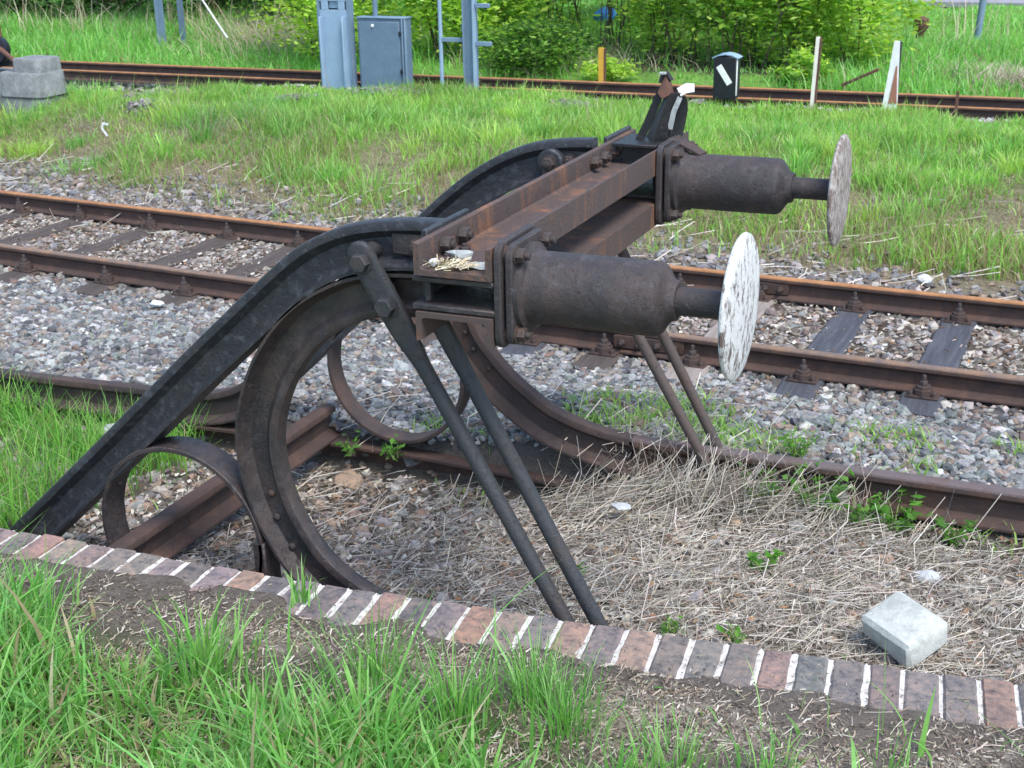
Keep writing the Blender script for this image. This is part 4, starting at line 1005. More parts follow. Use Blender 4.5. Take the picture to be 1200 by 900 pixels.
# ------------------------------------------------------------------ brick kerb
def kerb():
    root = empty('brick_kerb', (0, float(kback(0)) - KW / 2, 0), 'row of worn dark red bricks with white mortar edging the bare soil', 'kerb')
    O_ = np.array(root.location)
    # arc-length along the back edge
    xs_ = np.linspace(-2.95, 2.3, 400); ys_ = kback(xs_)
    ys_ = np.convolve(np.pad(ys_, 20, mode='edge'), np.ones(41) / 41, 'valid'); ys_[:20] = kback(xs_[:20]); ys_[-20:] = kback(xs_[-20:])
    s_ = np.concatenate([[0], np.cumsum(np.hypot(np.diff(xs_), np.diff(ys_)))])
    pitch = .1145; mb = MB(); cols = []; mortar = MB()
    pal_ = [(.225, .155, .132), (.20, .155, .138), (.17, .15, .145), (.245, .165, .135), (.185, .16, .15), (.205, .165, .148), (.16, .142, .138)]
    L = s_[-1]; n_ = int(L / pitch)
    for i in range(n_):
        s0 = (i + .5) * pitch; x = np.interp(s0, s_, xs_); y = np.interp(s0, s_, ys_)
        x2 = np.interp(s0 + .05, s_, xs_); y2 = np.interp(s0 + .05, s_, ys_)
        tx = np.array((x2 - x, y2 - y, 0)); tx /= np.linalg.norm(tx); ny = np.array((tx[1], -tx[0], 0))
        a = rng.normal(0, .008); tx_, ny_ = tx * math.cos(a) + ny * math.sin(a), ny * math.cos(a) - tx * math.sin(a)
        Mx = np.stack([tx_, -ny_, (0, 0, 1)], 1)
        ln = KW + rng.normal(0, .003); j = rng.normal(0, .003)
        c = np.array((x, y, 0)) + ny * (ln / 2 + j) + np.array((0, 0, KZ - .06 + rng.normal(0, .0022)))
        k0 = len(mb.v)
        mb.box(c, (pitch - .017 + rng.normal(0, .0026), ln, .12), Mx, .008, .0015)
        cc = pal(1, pal_, None, .18)[0]; cols += [cc] * (len(mb.v) - k0)
    bo = mb.build('brick_course', M['brick'], root, origin=O_, angle=20)
    ca = bo.data.color_attributes.new('Col', 'FLOAT_COLOR', 'POINT'); c4 = np.ones((len(cols), 4), np.float32); c4[:, :3] = np.array(cols); ca.data.foreach_set('color', c4.ravel())
    # mortar: a ragged bed whose top stands between the bricks
    vs = []; fs = []; nn = 700; rows = [0.004, .05, .10, .15, .2, KW - .004]
    for i in range(nn):
        s0 = L * i / (nn - 1); x = np.interp(s0, s_, xs_); y = np.interp(s0, s_, ys_); x2 = np.interp(s0 + .05, s_, xs_); y2 = np.interp(s0 + .05, s_, ys_)
        tx = np.array((x2 - x, y2 - y)) if s0 < L - .06 else tx[:2]; tx = tx / np.linalg.norm(tx); ny = np.array((tx[1], -tx[0]))
        vs.append((x + ny[0] * .004, y + ny[1] * .004, -.10))
        for r_ in rows: vs.append((x + ny[0] * r_, y + ny[1] * r_, KZ - .0088 + rng.normal(0, .0024)))
        vs.append((x + ny[0] * rows[-1], y + ny[1] * rows[-1], -.10))
    k = len(rows) + 2
    for i in range(nn - 1):
        for q in range(k - 1): fs.append((i * k + q, i * k + q + 1, (i + 1) * k + q + 1, (i + 1) * k + q)[::-1])
    mortar.add(vs, fs); mortar.build('mortar', M['mortar'], root, origin=O_, angle=60)
kerb()
# concrete block
def block():
    R, U, F, f = FW; w3 = lambda a, b, c: R * a + U * b + F * c
    A = w3(.83, .446, .348); A /= np.linalg.norm(A); B = w3(.527, -.388, -.757); B -= A * (A @ B); B /= np.linalg.norm(B); N = np.cross(B, A); N = N if N[2] > 0 else -N
    Mx = np.stack([A, B, N], 1); top = np.array((.555, -.632, .075)); c = top - N * .05
    mb = MB(); mb.box(c, (.188, .228, .10), Mx, .013, .0028)
    tag(mb.build('concrete_block', M['paleblock'], None, origin=(.575, -.63, -.05)), 'pale grey concrete block lying tilted on the straw beside the brick kerb', 'block')
block()
rock('stone', (-.0, 5.02, -.33), (.13, .10, .075), M['whitestone'], 'pale white stone beyond the running line at the right, by the bank', 'stone', 13)
rock('stone', (-5.0, 2.60, -.33), (.12, .09, .06), M['whitestone'], 'white stone beside the near running rail at the left', 'stone', 14)
rock('stone', (-3.62, .42, -.30), (.20, .15, .12), M['stone'], 'grey-green stone beside the grass left of the near strut', 'stone', 15)
rock('stone', (.56, .15, -.19), (.12, .09, .06), M['palestone'], 'pale stone on the straw above the concrete block', 'stone', 16)
rock('stone', (-.76, .30, -.16), (.11, .08, .03), M['palestone'], 'flat whitish stone in the straw right of the near tie rods', 'stone', 17)

# ------------------------------------------------------------------ lineside equipment
def gz(x, y): return float(H(x, y))
BY = 11.15
def mast_base():
    x0, x1 = -8.66, -8.165; z = gz(-8.4, BY) - .1; cx = (x0 + x1) / 2; w = x1 - x0; Ht = 5.0
    r = empty('signal_mast', (cx, BY, z), 'broad pale blue-grey steel mast with a slot, left of the cabinet', 'mast'); o = tuple(r.location)
    zs = 1.02                                       # slot centre height over world zero
    mb = MB()
    mb.box((cx, BY + .01, (z + zs - .055) / 2), (w - .08, .03, zs - .055 - z), None, .004)
    mb.box((cx, BY + .01, (zs + .055 + Ht) / 2), (w - .08, .03, Ht - zs - .055), None, .004)
    mb.box((x0 + .12, BY + .01, zs), (.10, .03, .11), None, .003); mb.box((x1 - .12, BY + .01, zs), (.10, .03, .11), None, .003)
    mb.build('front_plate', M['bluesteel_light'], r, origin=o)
    mb = MB(); mb.box((cx, BY + .08, zs), (w * .62, .02, .14), None, .002); mb.build('slot_back', M['slate'], r, origin=o)
    mb = MB(); mb.box((cx - .01, BY + .045, zs + .005), (.13, .03, .085), None, .004); mb.build('slot_shutter', M['bluesteel_light'], r, origin=o)
    for xx in (x0 + .022, x1 - .022):
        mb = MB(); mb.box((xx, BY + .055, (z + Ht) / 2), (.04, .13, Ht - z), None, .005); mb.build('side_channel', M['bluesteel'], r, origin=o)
    for xx in (x0 + .075, x1 - .075):
        mb = MB(); mb.box((xx, BY - .05, (z + .88) / 2), (.022, .085, .88 - z), None, .004); mb.build('cover_edge', M['bluesteel_light'], r, origin=o)
    mb = MB(); mb.add([(x1, BY - .02, z), (x1 + .10, BY - .02, z), (x1, BY - .02, z + .32), (x1, BY + .02, z), (x1 + .10, BY + .02, z), (x1, BY + .02, z + .32)], [(0, 1, 2), (3, 5, 4), (0, 3, 4, 1), (1, 4, 5, 2), (0, 2, 5, 3)])
    mb.build('gusset', M['bluesteel_dark'], r, origin=o)
mast_base()
def cabinet():
    x0, x1 = -8.08, -7.36; z = gz(-7.6, BY) - .08; top = .86; cx = (x0 + x1) / 2
    r = empty('relay_cabinet', (cx, BY + .25, z), 'squat slate-blue relay cabinet standing beside the broad mast', 'cabinet'); o = tuple(r.location)
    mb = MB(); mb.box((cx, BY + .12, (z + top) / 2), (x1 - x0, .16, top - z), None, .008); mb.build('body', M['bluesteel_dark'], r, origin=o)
    mb = MB(); mb.box((cx - .03, BY + .03, (z + top) / 2 - .01), (x1 - x0 - .12, .022, top - z - .06), None, .005); d = mb.build('door', M['bluesteel_dark'], r, origin=o)
    for zz in (.68, .19):
        mb = MB(); mb.box((x1 - .075, BY + .012, zz), (.035, .02, .05), None, .004); mb.build('hinge', M['black'], d, origin=o)
    mb = MB(); mb.lathe([(0, .0), (0, .022), (.012, .02), (.018, 0)], (cx - .12, BY + .018, top - .09), (0, -1, 0), 14); mb.build('knob', M['white'], d, origin=o)
    for xx in (x1 - .012, x1 - .05): mb = MB(); mb.box((xx, BY + .03, (z + top) / 2), (.018, .03, top - z), None, .004); mb.build('door_post', M['bluesteel'], r, origin=o)
    mb = MB(); mb.box((cx, BY + .12, top + .010), (x1 - x0 + .02, .20, .020), None, .006); mb.build('lid', M['bluesteel'], r, origin=o)
    mb = MB(); mb.tube([(x0 + .22, BY + .15, top), (x0 + .22, BY + .15, 1.6)], .035, 12); mb.build('conduit', M['bluesteel_dark'], r, origin=o)
    mb = MB(); mb.tube([(x0 + .0, BY + .2, 1.05), (x0 + .1, BY + .15, 1.12), (x0 + .22, BY + .15, 1.25)], .012, 8); mb.build('cable', M['slate'], r, origin=o)
cabinet()
def hmast():
    cx = -6.42; z = gz(cx, BY) - .1; Ht = 5.2; r = empty('mast', (cx, BY, z), 'blue-grey steel girder mast right of the relay cabinet', 'mast'); o = tuple(r.location)
    mb = MB(); w = .075; f = .014
    mb.sweep([(-w, -w), (-w + f, -w), (-w + f, -.006), (w - f, -.006), (w - f, -w), (w, -w), (w, w), (w - f, w), (w - f, .006), (-w + f, .006), (-w + f, w), (-w, w)], [(cx, BY, z), (cx, BY, Ht)], (0, 1, 0)); 
    mb.build('girder', M['bluesteel'], r, origin=o)
    mb = MB(); mb.box((cx + w - .004, BY - .03, (z + Ht) / 2), (.012, .10, Ht - z), None, .002); mb.build('flange', M['bluesteel_light'], r, origin=o)
    mb = MB(); mb.box((cx - w - .02, BY - .02, .78), (.018, .05, .10), None, .003); mb.build('clip', M['bluesteel_dark'], r, origin=o)
    for zz, xa, xb in ((.62, -.42, -.08), (.58, .08, .30), (1.05, .08, .28)):
        mb = MB(); mb.box((cx + (xa + xb) / 2, BY, zz), (xb - xa, .04, .055), None, .005); mb.build('bracket_arm', M['bluesteel'], r, origin=o)
    mb = MB(); mb.tube([(cx - .42, BY, z), (cx - .42, BY, 3.2)], .026, 12); mb.build('ladder_rail', M['bluesteel_light'], r, origin=o)
hmast()
def lattice():
    x, y = -13.75, 14.6; z = gz(x, y) - .1; r = empty('lattice_mast', (x, y, z), 'grey lattice mast with two legs on the grass slope at upper left', 'mast'); o = tuple(r.location)
    for dx, dy, w, mt in ((-.10, 0, .105, 'bluesteel'), (.135, .28, .075, 'bluesteel_dark')):
        mb = MB(); mb.sweep([(-w / 2, -w / 2), (w / 2, -w / 2), (w / 2, -w / 2 + .02), (-w / 2 + .02, -w / 2 + .02), (-w / 2 + .02, w / 2), (-w / 2, w / 2)], [(x + dx, y + dy, z), (x + dx, y + dy, 5)], (0, -1, 0)); mb.build('leg', M[mt], r, origin=o)
    for zz in (1.02, 1.75, 2.5, 3.3):
        mb = MB(); mb.box((x + .02, y + .14, zz), (.30, .03, .07), np.array([(math.cos(.87), -math.sin(.87), 0), (math.sin(.87), math.cos(.87), 0), (0, 0, 1)]), .004); mb.build('rung', M['bluesteel'], r, origin=o)
    mb = MB(); mb.tube([(-13.35, 14.4, 1.85), (-12.75, 14.1, 1.05), (-11.95, 13.8, .25)], .014, 8)
    tag(mb.build('guy_wire', M['wire'], None, origin=(-11.95, 13.8, .1)), 'white guy cable slanting from the lattice mast into the grass', 'cable')
lattice()
def foundation():
    x, y = -11.02, 8.25; z = -.35; r = empty('concrete_foundation', (x, y, z), 'weathered concrete foundation block with a wire band at the left edge', 'foundation'); o = tuple(r.location)
    def frus(cx, cy, w, d, z0, z1, tp):
        m_ = MB(); n_ = 28; rr = []
        for (zz, k) in ((z0, 1), (z1 - .02, tp), (z1, tp * .95)):
            for q in range(n_):
                a = 2 * math.pi * q / n_; c, s_ = math.cos(a), math.sin(a)
                rr.append((cx + k * w / 2 * math.copysign(abs(c) ** .36, c), cy + k * d / 2 * math.copysign(abs(s_) ** .36, s_), zz))
        fs = [tuple(2 * n_ + q for q in range(n_))]
        for l in range(2):
            for q in range(n_): r_ = (q + 1) % n_; fs.append((l * n_ + q, l * n_ + r_, (l + 1) * n_ + r_, (l + 1) * n_ + q))
        m_.add(rr, fs); return m_
    frus(x + .01, y, .70, .56, z, .44, .94).build('lower_block', M['concrete'], r, origin=o)
    frus(x + .09, y + .02, .46, .44, .42, .60, .97).build('upper_block', M['concrete'], r, origin=o)
    n_ = 40; mb = MB(); mb.tube([(x + .01 + .342 * math.copysign(abs(math.cos(a)) ** .36, math.cos(a)), y + .275 * math.copysign(abs(math.sin(a)) ** .36, math.sin(a)), .15) for a in np.linspace(0, 2 * math.pi, n_)], .009, 6); mb.build('wire_band', M['slate'], r, origin=o)
    mb = MB(); mb.box((x - .63, y + .1, .06), (.42, .4, .72), None, .03); tag(mb.build('concrete_plinth', M['concrete'], None, origin=(x - .6, y + .1, -.3)), 'lower concrete plinth left of the banded foundation block', 'foundation')
    # point machine with weight lever on it
    r2 = empty('point_lever', (x - .52, y, .37), 'old point lever with round black and white weight on the concrete plinth', 'lever'); o2 = tuple(r2.location)
    r2.location.z += .12; o2 = (o2[0], o2[1], o2[2])
    mb = MB(); mb.box((x - .53, y, .40), (.26, .22, .09), None, .01); mb.build('frame', M['black'], r2, origin=o2)
    mb = MB(); mb.lathe([(-.07, 0), (-.07, .16), (-.05, .175), (.05, .175), (.07, .16), (.07, 0)], (x - .47, y - .05, .56), (.35, -1, .1), 30); w_ = mb.build('weight', M['black'], r2, origin=o2)
    mb = MB(); mb.lathe([(.071, .0), (.078, .05), (.071, .09)], (x - .47, y - .05, .56), (.35, -1, .1), 30); mb.build('white_face', M['white'], w_, origin=o2)
    mb = MB(); mb.tube([(x - .42, y + .02, .55), (x - .44, y + .02, .9), (x - .50, y + .02, 1.5)], .028, 10); mb.build('handle', M['browntin'], r2, origin=o2)
    mb = MB(); mb.sweep([(-.03, -.012), (.03, -.012), (.03, .012), (-.03, .012)], [(x - .42, y - .1, .64), (x - .25, y - .1, .52), (x - .12, y - .1, .44)], UPZ); mb.build('link', M['browntin'], r2, origin=o2)
foundation()
def wedge():
    x, y = -1.1, 10.95; z = gz(x, y); r = empty('fouling_marker', (x, y, z), 'tapered white lineside marker with a faded red face standing in the grass', 'marker'); o = tuple(r.location)
    h = .76 - z; a, b = .105, .028
    mb = MB(); vs = [(x - a, y - .03, z - .05), (x + a - .03, y - .03, z - .05), (x + b + .015, y - .03, z + h), (x - b + .015, y - .03, z + h)]; vs += [(p[0], p[1] + .05, p[2]) for p in vs]
    mb.add(vs, [(0, 1, 2, 3), (7, 6, 5, 4), (0, 4, 5, 1), (1, 5, 6, 2), (2, 6, 7, 3), (3, 7, 4, 0)]); mb.build('board', M['white'], r, origin=o)
    mb = MB(); vs = [(x - .028, y - .036, z + .10), (x + .066, y - .036, z + .10), (x + .040, y - .036, z + h * .66), (x + .028, y - .036, z + h * .66)]; vs += [(p[0], p[1] + .008, p[2]) for p in vs]
    mb.add(vs, [(0, 1, 2, 3), (0, 4, 5, 1), (1, 5, 6, 2), (2, 6, 7, 3), (3, 7, 4, 0)]); mb.build('red_face', M['redbrown'], r, origin=o)
    mb = MB(); mb.box((x + .05, y + .04, z + h * .5), (.03, .03, h * .98), None, .004); mb.build('backing_post', M['slate'], r, origin=o)
wedge()
def marker_box():
    x, y = -3.02, 11.0; z = gz(x, y); r = empty('lantern_box', (x, y, z), 'black lineside lantern box with slanting white stripe behind the wrecked bracket', 'signal'); o = tuple(r.location)
    mb = MB(); mb.box((x, y, (z + .52) / 2 + .06), (.27, .22, .52 - z - .08), None, .01); mb.build('body', M['black'], r, origin=o)
    mb = MB(); mb.sweep([(-.11, 0), (.11, 0), (.11, .012), (-.11, .012)], [(x - .155, y, .515), (x - .08, y, .548), (x, y, .56), (x + .08, y, .548), (x + .155, y, .515)], UPZ); mb.build('lid', M['bluesteel_light'], r, origin=o)
    a = rad(-56); Ry = np.array([(math.cos(a), 0, -math.sin(a)), (0, 1, 0), (math.sin(a), 0, math.cos(a))])
    mb = MB(); mb.box((x - .005, y - .113, .33), (.25, .008, .072), Ry, .002); mb.build('white_stripe', M['white'], r, origin=o)
    mb = MB(); mb.box((x + .138, y - .08, .30), (.012, .03, .42), None, .003); mb.build('white_edge', M['white'], r, origin=o)
    mb = MB(); mb.tube([(x, y, z - .1), (x, y, z + .12)], .035, 10); mb.build('foot', M['black'], r, origin=o)
marker_box()
def stake(name, x, y, w, z1, mat, lab, tilt=0, mat2=None):
    z = gz(x, y) - .05; r = empty(name, (x, y, z), lab, 'post'); o = tuple(r.location)
    mb = MB(); mb.sweep([(-w / 2, -.02), (w / 2, -.02), (w / 2, .02), (-w / 2, .02)], [(x, y, z), (x + tilt * .5, y, (z + z1) / 2), (x + tilt, y, z1)], (0, 1, 0)); mb.build('face', mat, r, origin=o)
    if mat2: mb = MB(); mb.sweep([(-.012, -.018), (.012, -.018), (.012, .018), (-.012, .018)], [(x + w / 2 + .013, y, z), (x + w / 2 + .013 + tilt * .5, y, (z + z1) / 2), (x + w / 2 + .013 + tilt, y, z1 - .01)], (0, 1, 0)); mb.build('side', mat2, r, origin=o)
stake('white_post', -2.02, 11.1, .042, .77, M['cream'], 'slender cream-white post leaning in front of the far bushes', .03, M['browntin'])  # brown side strip is the post's shaded edge, put in as colour
stake('yellow_post', -5.2, 12.75, .075, .39, M['yellow'], 'short yellow ochre post behind the far rail', 0, M['browntin'])
stake('stub_post', -.42, 11.35, .03, .18, M['browntin'], 'short rusty stake in front of the far rail at the right')
mb = MB(); mb.tube([(-.80, 18.4, gz(-.8, 18.4) - .2), (-.62, 18.4, 3.2)], .055, 12)
tag(mb.build('grey_pole', M['bluesteel'], None, origin=(-.8, 18.4, gz(-.8, 18.4))), 'plain blue-grey pole standing in the grass at upper right', 'pole')
mb = MB(); z = gz(-1.6, 19); mb.tube([(-1.75, 19, z - .1), (-1.75, 19, z + .12), (-1.74, 19, z + .22), (-1.74, 19, z + .34), (-1.75, 19, z + .38)], [.06, .07, .13, .12, .05], 12)
tag(mb.build('stump', M['browntin'], None, origin=(-1.75, 19, z)), 'round dark brown tree stump in the field at upper right', 'stump')
rock('litter', (-6.75, 17.4, gz(-6.75, 17.4) + .1), (.5, .35, .28), M['bluelitter'], 'crumpled bright blue plastic litter among the bushes', 'litter', 21)
mb = MB(); mb.sweep([(-.012, -.003), (.012, -.003), (.012, .003), (-.012, .003)], [(-8.93, 7.0, gz(-8.93, 7) + .02), (-8.99, 7.0, gz(-8.93, 7) + .10), (-8.97, 7.0, gz(-8.93, 7) + .16), (-8.90, 7.0, gz(-8.93, 7) + .15)], (0, 1, 0))
tag(mb.build('plastic_strip', M['white'], None, origin=(-8.93, 7, gz(-8.93, 7))), 'white curled plastic strip in the bank grass at the left', 'litter')
mb = MB(); mb.box((-1.75, 12.85, .10), (.5, .03, .04), np.array([(math.cos(.45), 0, -math.sin(.45)), (0, 1, 0), (math.sin(.45), 0, math.cos(.45))]), .004)
tag(mb.build('rusty_bar', M['browntin'], None, origin=(-1.75, 12.85, -.05)), 'rusty bar lying slanted behind the far rail by the white post', 'bar')

# ------------------------------------------------------------------ shrubs and trees
def leaves(P, size, col, up=.5):
    n = len(P); R = rotm(n)
    q = np.array([(-1, 0, 0), (-.15, -.5, .06), (1, 0, -.12), (-.15, .5, .06)])
    v = np.einsum('nij,kj->nki', R, q); v[..., 2] *= (1 - up)
    V = (v * size[:, None, None] + P[:, None]).reshape(-1, 3)
    T = (np.array([(0, 1, 2), (0, 2, 3)])[None] + (np.arange(n) * 4)[:, None, None]).reshape(-1, 3)
    return V, T, np.repeat(col, 4, 0)
BRI = [(.37, .55, .09), (.46, .62, .11), (.29, .47, .07), (.52, .65, .18)]
MIDG = [(.17, .34, .06), (.22, .42, .07), (.11, .25, .045), (.30, .48, .11)]
DRK = [(.04, .10, .025), (.06, .14, .035), (.025, .065, .02), (.09, .19, .045)]
def shrub(name, x, y, r, h, n, cols, lab, cat='bush', size=.055, lo=.12, ns=9, group='shrubs beyond the far line', seed=0, nc=46):
    global rng
    keep = rng; rng = np.random.default_rng(1000 + seed)
    z = gz(x, y); root = empty(name, (x, y, z), lab, cat, group); o = tuple(root.location)
    # clump centres in an uneven ellipsoid
    u = rng.normal(size=(nc, 3)); u /= np.linalg.norm(u, axis=1, keepdims=True); u *= rng.uniform(.45, 1.08, (nc, 1))
    c = np.stack([x + u[:, 0] * r, y + u[:, 1] * r * .8, z + h * (lo + (1 - lo) * (.5 + .5 * u[:, 2]))], 1)
    sm = MB()
    for k in range(ns):
        e = c[k]; b = np.array((x + rng.normal(0, r * .18), y + rng.normal(0, r * .15), z - .1)); m_ = (b + e) / 2 + rng.normal(0, .08, 3) + np.array((0, 0, .1 * h))
        w_ = rng.uniform(.007, .016)
        sm.tube([b, (b + m_) / 2, m_, (m_ + e) / 2, e + (e - m_) * .4], [w_, w_ * .85, w_ * .65, w_ * .45, w_ * .2], 6)
        for j in range(3):
            e2 = c[rng.integers(nc)]; s0 = m_ + (e - m_) * rng.uniform(0, .6); d_ = (e2 - s0) * .6
            sm.tube([s0, s0 + d_ * .5 + (0, 0, .05), s0 + d_], [w_ * .5, w_ * .35, w_ * .12], 5)
    sm.build('stems', M['bark'], root, origin=o)
    n = int(n * 1.3); per = n // nc; P = np.repeat(c, per, 0) + rng.normal(0, 1, (nc * per, 3)) * np.array((r * .20, r * .18, h * .085))
    tone = np.repeat(rng.uniform(.75, 1.25, nc), per)
    P = P[P[:, 2] > z + .02] if True else P
    m_ = len(P); tone = tone[:m_]
    col = pal(m_, cols, None, .18) * tone[:, None]
    V, T, C = leaves(P, rng.gamma(8, size / 8, m_), col)
    fast('crown', V, T, C, M['leaf'], parent=root, origin=o)
    rng = keep; return root
shrub('shrub', -10.15, 13.9, 1.1, 2.6, 6500, BRI, 'yellow-green leafy shrub immediately left of the broad pale mast', seed=1, lo=.02)
shrub('shrub', -8.6, 14.8, 1.2, 3.0, 7500, BRI, 'fresh yellow-green shrub rising behind the relay cabinet', seed=2, lo=.02)
shrub('shrub', -7.6, 15.2, .85, 2.6, 4500, BRI + MIDG, 'light green shrub between the cabinet and the girder mast', seed=3, lo=.02)
shrub('shrub', -6.6, 13.9, .9, .75, 5000, MIDG + DRK, 'low dark green mound of ivy right of the girder mast', size=.04, seed=4, lo=0, ns=5)
shrub('shrub', -7.2, 16.8, 1.3, 3.2, 5200, BRI + MIDG, 'pale green shrub behind the girder mast', seed=5)
shrub('shrub', -6.0, 15.6, .75, 3.0, 1500, MIDG, 'sparse multi-stemmed shrub with bare grey stems behind the yellow post', seed=6, lo=.45, ns=16)
shrub('shrub', -4.9, 15.1, 1.0, 2.8, 5200, BRI + MIDG, 'leafy shrub behind the crumpled bracket, right of the yellow post', seed=7, lo=.0, ns=12)
shrub('shrub', -3.75, 14.9, 1.0, 3.0, 4600, MIDG + BRI, 'stemmy shrub with dark gaps right behind the black lantern box', seed=8, lo=.02, ns=16)
shrub('shrub', -2.95, 14.7, .8, 2.8, 4200, MIDG + BRI, 'shrub between the lantern box and the cream-white post', seed=9, lo=.0, ns=12)
shrub('shrub', -2.2, 14.9, .85, 2.4, 5200, BRI, 'bright yellow-green shrub behind the cream-white post, next to the open field', seed=10, lo=.0)
shrub('shrub', -5.35, 13.35, .35, .38, 900, BRI, 'small bright leafy plant beside the yellow post', 'plant', .04, 0, 4, 'low plants beyond the far line', 11, 16)
shrub('shrub', -2.55, 13.6, .45, .45, 1100, BRI + MIDG, 'low leafy plant below the cream-white post at the far rail', 'plant', .04, 0, 4, 'low plants beyond the far line', 12, 16)
shrub('shrub', -10.8, 6.9, .22, .5, 700, DRK + MIDG, 'dark leafy weed at the left edge beneath the concrete plinth', 'plant', .04, 0, 4, None, 13, 14)
# darker growth behind
bk = [(-23.2, 18.6, 1.9, 3.6), (-20.4, 18.2, 1.8, 3.2), (-17.6, 17.9, 1.8, 3.4), (-14.9, 17.6, 1.8, 3.4), (-12.3, 17.2, 1.7, 3.4), (-9.4, 18.8, 1.7, 3.6), (-6.6, 20.2, 1.8, 3.8), (-4.7, 18.2, 1.5, 3.6), (-3.4, 17.6, 1.0, 3.4)]
bl = ['dark hedge bush farthest left behind the grass slope', 'dark hedge bush second from left, behind the grass slope', 'dark hedge bush third from left, left of the lattice mast', 'dark hedge bush behind the lattice mast', 'dark bush behind the dry stalks left of the broad mast', 'dark tall bush behind the relay cabinet shrubs', 'dark tall bush behind the blue litter', 'dark tall bush behind the lantern box shrubs', 'dark tall bush at the edge of the open field']
for k, (a, b, r, h) in enumerate(bk):
    shrub('bush', a, b, r, h, 5200, DRK if k < 5 else DRK + MIDG, bl[k], size=.085, lo=.0, ns=12, group='dark bushes behind', seed=30 + k)
def tree(x, y, h, r, lab, seed, cols=DRK + MIDG):
    global rng
    keep = rng; rng = np.random.default_rng(2000 + seed); z = gz(x, y)
    root = empty('tree', (x, y, z), lab, 'tree', 'trees beyond the field'); o = tuple(root.location)
    mb = MB(); w = h * .022; top = np.array((x + rng.normal(0, .3), y, z + h * .8))
    mb.tube([(x, y, z - .2), (x + rng.normal(0, .05), y, z + h * .25), (x + rng.normal(0, .15), y, z + h * .5), top], [w * 1.25, w, w * .7, w * .2], 10); cs = []
    for k in range(12):
        t = rng.uniform(.3, .85); a = rng.uniform(0, 6.28); L = r * rng.uniform(.6, 1.05); s0 = np.array((x, y, z + h * t)); e = s0 + (L * math.cos(a), L * math.sin(a), L * rng.uniform(.2, .7)); mb.tube([s0, (s0 + e) / 2 + (0, 0, .15), e], [w * .45, w * .3, w * .1], 6); cs += [e, (s0 + e) / 2 + (0, 0, .2)]
    mb.build('trunk', M['bark'], root, origin=o)
    c = np.array(cs); nc = len(c); P = np.repeat(c, 170, 0) + rng.normal(0, r * .23, (nc * 170, 3)); tone = np.repeat(rng.uniform(.7, 1.3, nc), 170)
    V, T, C = leaves(P, rng.gamma(8, .012, len(P)), pal(len(P), cols) * tone[:, None]); fast('crown', V, T, C, M['leaf'], parent=root, origin=o); rng = keep
for k, (x, y, h, r, lab) in enumerate([(-4.2, 30, 7, 2.2, 'tree beyond the field farthest left of the upper right group'), (-2.2, 33, 8, 2.4, 'tree in front of the grey road beyond the field'), (.4, 34, 8, 2.4, 'tree right of the grey road beyond the field'), (2.6, 32, 7, 2.2, 'tree beyond the field at the upper right corner'), (-14, 32, 8, 2.6, 'tall tree behind the hedge left of the broad mast'), (-26, 36, 9, 3, 'tall tree behind the hedge at the far left'), (-9, 29, 8, 2.6, 'tall tree behind the shrubs in the middle')]):
    tree(x, y, h, r, lab, k)
# dry reed stalks on the left slope and right
def reeds():
    parts = []
    P = pts(-26, -9.6, 14.8, 16.6, 17, 60); P = P[P[:, 1] - 15.3 > -.10 * (P[:, 0] + 18)]; n = len(P)
    parts.append(blades(P, rng.uniform(.4, 1.25, n), rng.uniform(.010, .018, n), rng.gamma(2.5, .24, n), pal(n, [(.45, .38, .27), (.55, .48, .36), (.36, .29, .2)]), 3, rng.uniform(0, 6.3, n)))
    m = 1300; P = np.stack([rng.normal(-11.6, 1.0, m), rng.normal(15.4, .7, m), np.zeros(m)], 1); P[:, 2] = H(P[:, 0], P[:, 1])
    parts.append(blades(P, rng.uniform(.2, .65, m), rng.uniform(.006, .011, m), rng.uniform(.5, 1.9, m), pal(m, [(.42, .35, .25), (.33, .29, .17), (.5, .42, .32)]), 3, rng.normal(2.8, .5, m)))
    m = 700; P = np.stack([rng.normal(.0, .5, m), rng.normal(14.2, .3, m), np.zeros(m)], 1); P[:, 2] = H(P[:, 0], P[:, 1])
    parts.append(blades(P, rng.uniform(.15, .4, m), rng.uniform(.007, .012, m), rng.uniform(.5, 1.6, m), pal(m, [(.42, .35, .27), (.33, .27, .2), (.5, .42, .34)]), 3))
    P = pts(-1.5, 2.5, 17, 21, 3.0, 60); n = len(P)
    parts.append(blades(P, rng.uniform(.5, 1.1, n), rng.uniform(.014, .022, n), rng.uniform(.1, .5, n), pal(n, [(.45, .38, .27), (.55, .48, .36)]), 3))
    m = 420; P = np.stack([rng.normal(-6.3, .9, m), rng.normal(14.4, .5, m), np.zeros(m)], 1); P[:, 2] = H(P[:, 0], P[:, 1])
    parts.append(blades(P, rng.uniform(.15, .55, m), rng.uniform(.007, .012, m), rng.uniform(.5, 1.6, m), pal(m, [(.40, .33, .24), (.3, .24, .17), (.46, .38, .30)]), 3))
    V, T, C = merge(parts)
    tag(fast('dry_reeds', V, T, C, M['straw']), 'pale dry reed stalks standing in the grass beyond the far line', 'reeds', kind='stuff')
reeds()
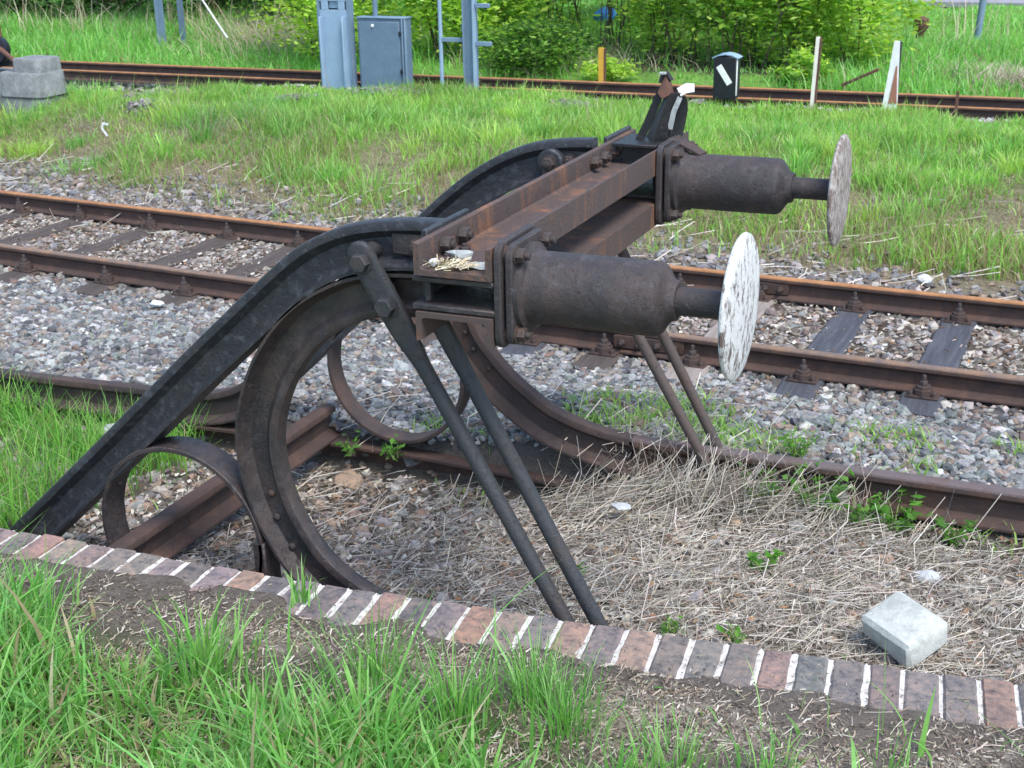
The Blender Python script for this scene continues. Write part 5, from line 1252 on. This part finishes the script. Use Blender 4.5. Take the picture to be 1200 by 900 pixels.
# green sprigs by the far rods, as plants
def sprig(x, y, h, n, lab, seed, size=.022, z=None):
    global rng
    keep = rng; rng = np.random.default_rng(3000 + seed); z = gz(x, y) if z is None else z
    root = empty('weed', (x, y, z), lab, 'weed', 'green weeds around the siding'); o = tuple(root.location); mb = MB(); LP = []
    for k in range(n):
        a = rng.uniform(0, 6.28); L = h * rng.uniform(.4, 1.0); e = np.array((x + math.cos(a) * L * .55, y + math.sin(a) * L * .55, z + L * .8)); b = np.array((x + rng.normal(0, .012), y + rng.normal(0, .012), z - .01)); m_ = (b + e) / 2 + (0, 0, L * .15)
        mb.tube([b, m_, e], [.003, .0024, .0012], 5)
        for t in np.linspace(.3, 1, 6): LP.append(b + (e - b) * t + (0, 0, L * .3 * t * (1 - t)) + rng.normal(0, .012, 3))
    st = mb.build('stem', M['greenstem'], root, origin=o); LP = np.array(LP)
    V, T, C = leaves(LP, rng.gamma(8, size / 8, len(LP)), pal(len(LP), [(.10, .28, .04), (.16, .36, .06), (.08, .22, .03)])); fast('leaves', V, T, C, M['leaf'], parent=root, origin=o); rng = keep
M['greenstem'] = plain('green_stem', (.12, .2, .05), (.2, .26, .09), .7)
sprig(-.22, .62, .24, 20, 'leafy weed at the foot of the far tie rods', 1)
sprig(.04, .62, .27, 24, 'broad-leaved weed climbing the siding rail right of the far rods', 2, .030)
sprig(.22, .60, .22, 16, 'leafy weed on the siding rail farthest right', 3, .030)
sprig(.62, .58, .20, 14, 'small weed in the straw below the siding rail at the right', 4, .018)
sprig(-.05, -.05, .12, 7, 'small green weed alone in the middle of the straw', 5, .024)
sprig(-.22, -.78, .10, 7, 'short weed at the kerb edge right of the near tie rods', 6, .014)
sprig(.02, -.76, .09, 6, 'short weed at the kerb edge left of the concrete block', 7, .014)
sprig(-.74, -.28, .10, 5, 'small weed beside the near tie rods', 8, .02)
sprig(.40, -.80, .07, 4, 'tiny weed in front of the concrete block', 9, .016)
sprig(-2.08, .62, .14, 8, 'green weed inside the far ring', 10, .02, -.24)
sprig(-2.30, .60, .12, 6, 'green weed on the bottom chord left of the far ring', 11, .02, -.25)
sprig(-1.45, .85, .12, 8, 'green weed behind the near tie rods on the ballast', 12, .02)
sprig(-.10, .88, .22, 22, 'feathery weed behind the siding rail right of the far tie rods', 13, .014)
sprig(.38, .60, .22, 18, 'leafy weed sprawling down the face of the siding rail', 14, .026)
# grass tuft growing out of the kerb, broad blades
m = 26; P = np.stack([rng.normal(-1.46, .03, m), rng.normal(-1.20, .02, m), np.full(m, KZ)], 1)
V, T, C = blades(P, rng.uniform(.05, .19, m), rng.uniform(.006, .011, m), rng.uniform(.1, .9, m), pal(m, LUSH), 4)
tag(fast('grass_tuft', V, T, C, M['grass'], origin=(-1.46, -1.20, KZ)), 'small green grass tuft growing from the joints of the brick kerb', 'grass')
# road beyond the field
zz = gz(-1, 26) + .06
mb = MB(); mb.box((0, 26.6, zz), (120, 3.4, .1), None, 0); tag(mb.build('road', M['greyroof'], None, origin=(0, 26.6, zz), smooth=False), kind='structure')

# ------------------------------------------------------------------ light
W = bpy.data.worlds.new('World'); S.world = W; W.use_nodes = True
nt = W.node_tree; bg = nt.nodes['Background']; sky = nt.nodes.new('ShaderNodeTexSky'); sky.sky_type = 'NISHITA'; sky.sun_disc = False
D = np.array((.42, -.30, .86)); D /= np.linalg.norm(D)
el = math.asin(D[2]); az = math.atan2(D[0], D[1])
sky.sun_elevation = el; sky.sun_rotation = az; sky.dust_density = 1.2; sky.air_density = 1.0; sky.ozone_density = 1.0
nt.links.new(sky.outputs[0], bg.inputs[0]); bg.inputs[1].default_value = .12
sl = bpy.data.lights.new('sun', 'SUN'); so = bpy.data.objects.new('sun', sl); COL.objects.link(so)
sl.energy = 1.3; sl.angle = rad(22); sl.color = (1, .965, .91)
so.rotation_euler = Vector(-D).to_track_quat('-Z', 'Y').to_euler(); so.location = (4, -4, 8)
S.view_settings.view_transform = 'Standard'; S.view_settings.look = 'None'; S.view_settings.exposure = 1.62; S.view_settings.gamma = 1
S.view_settings.use_curve_mapping = False
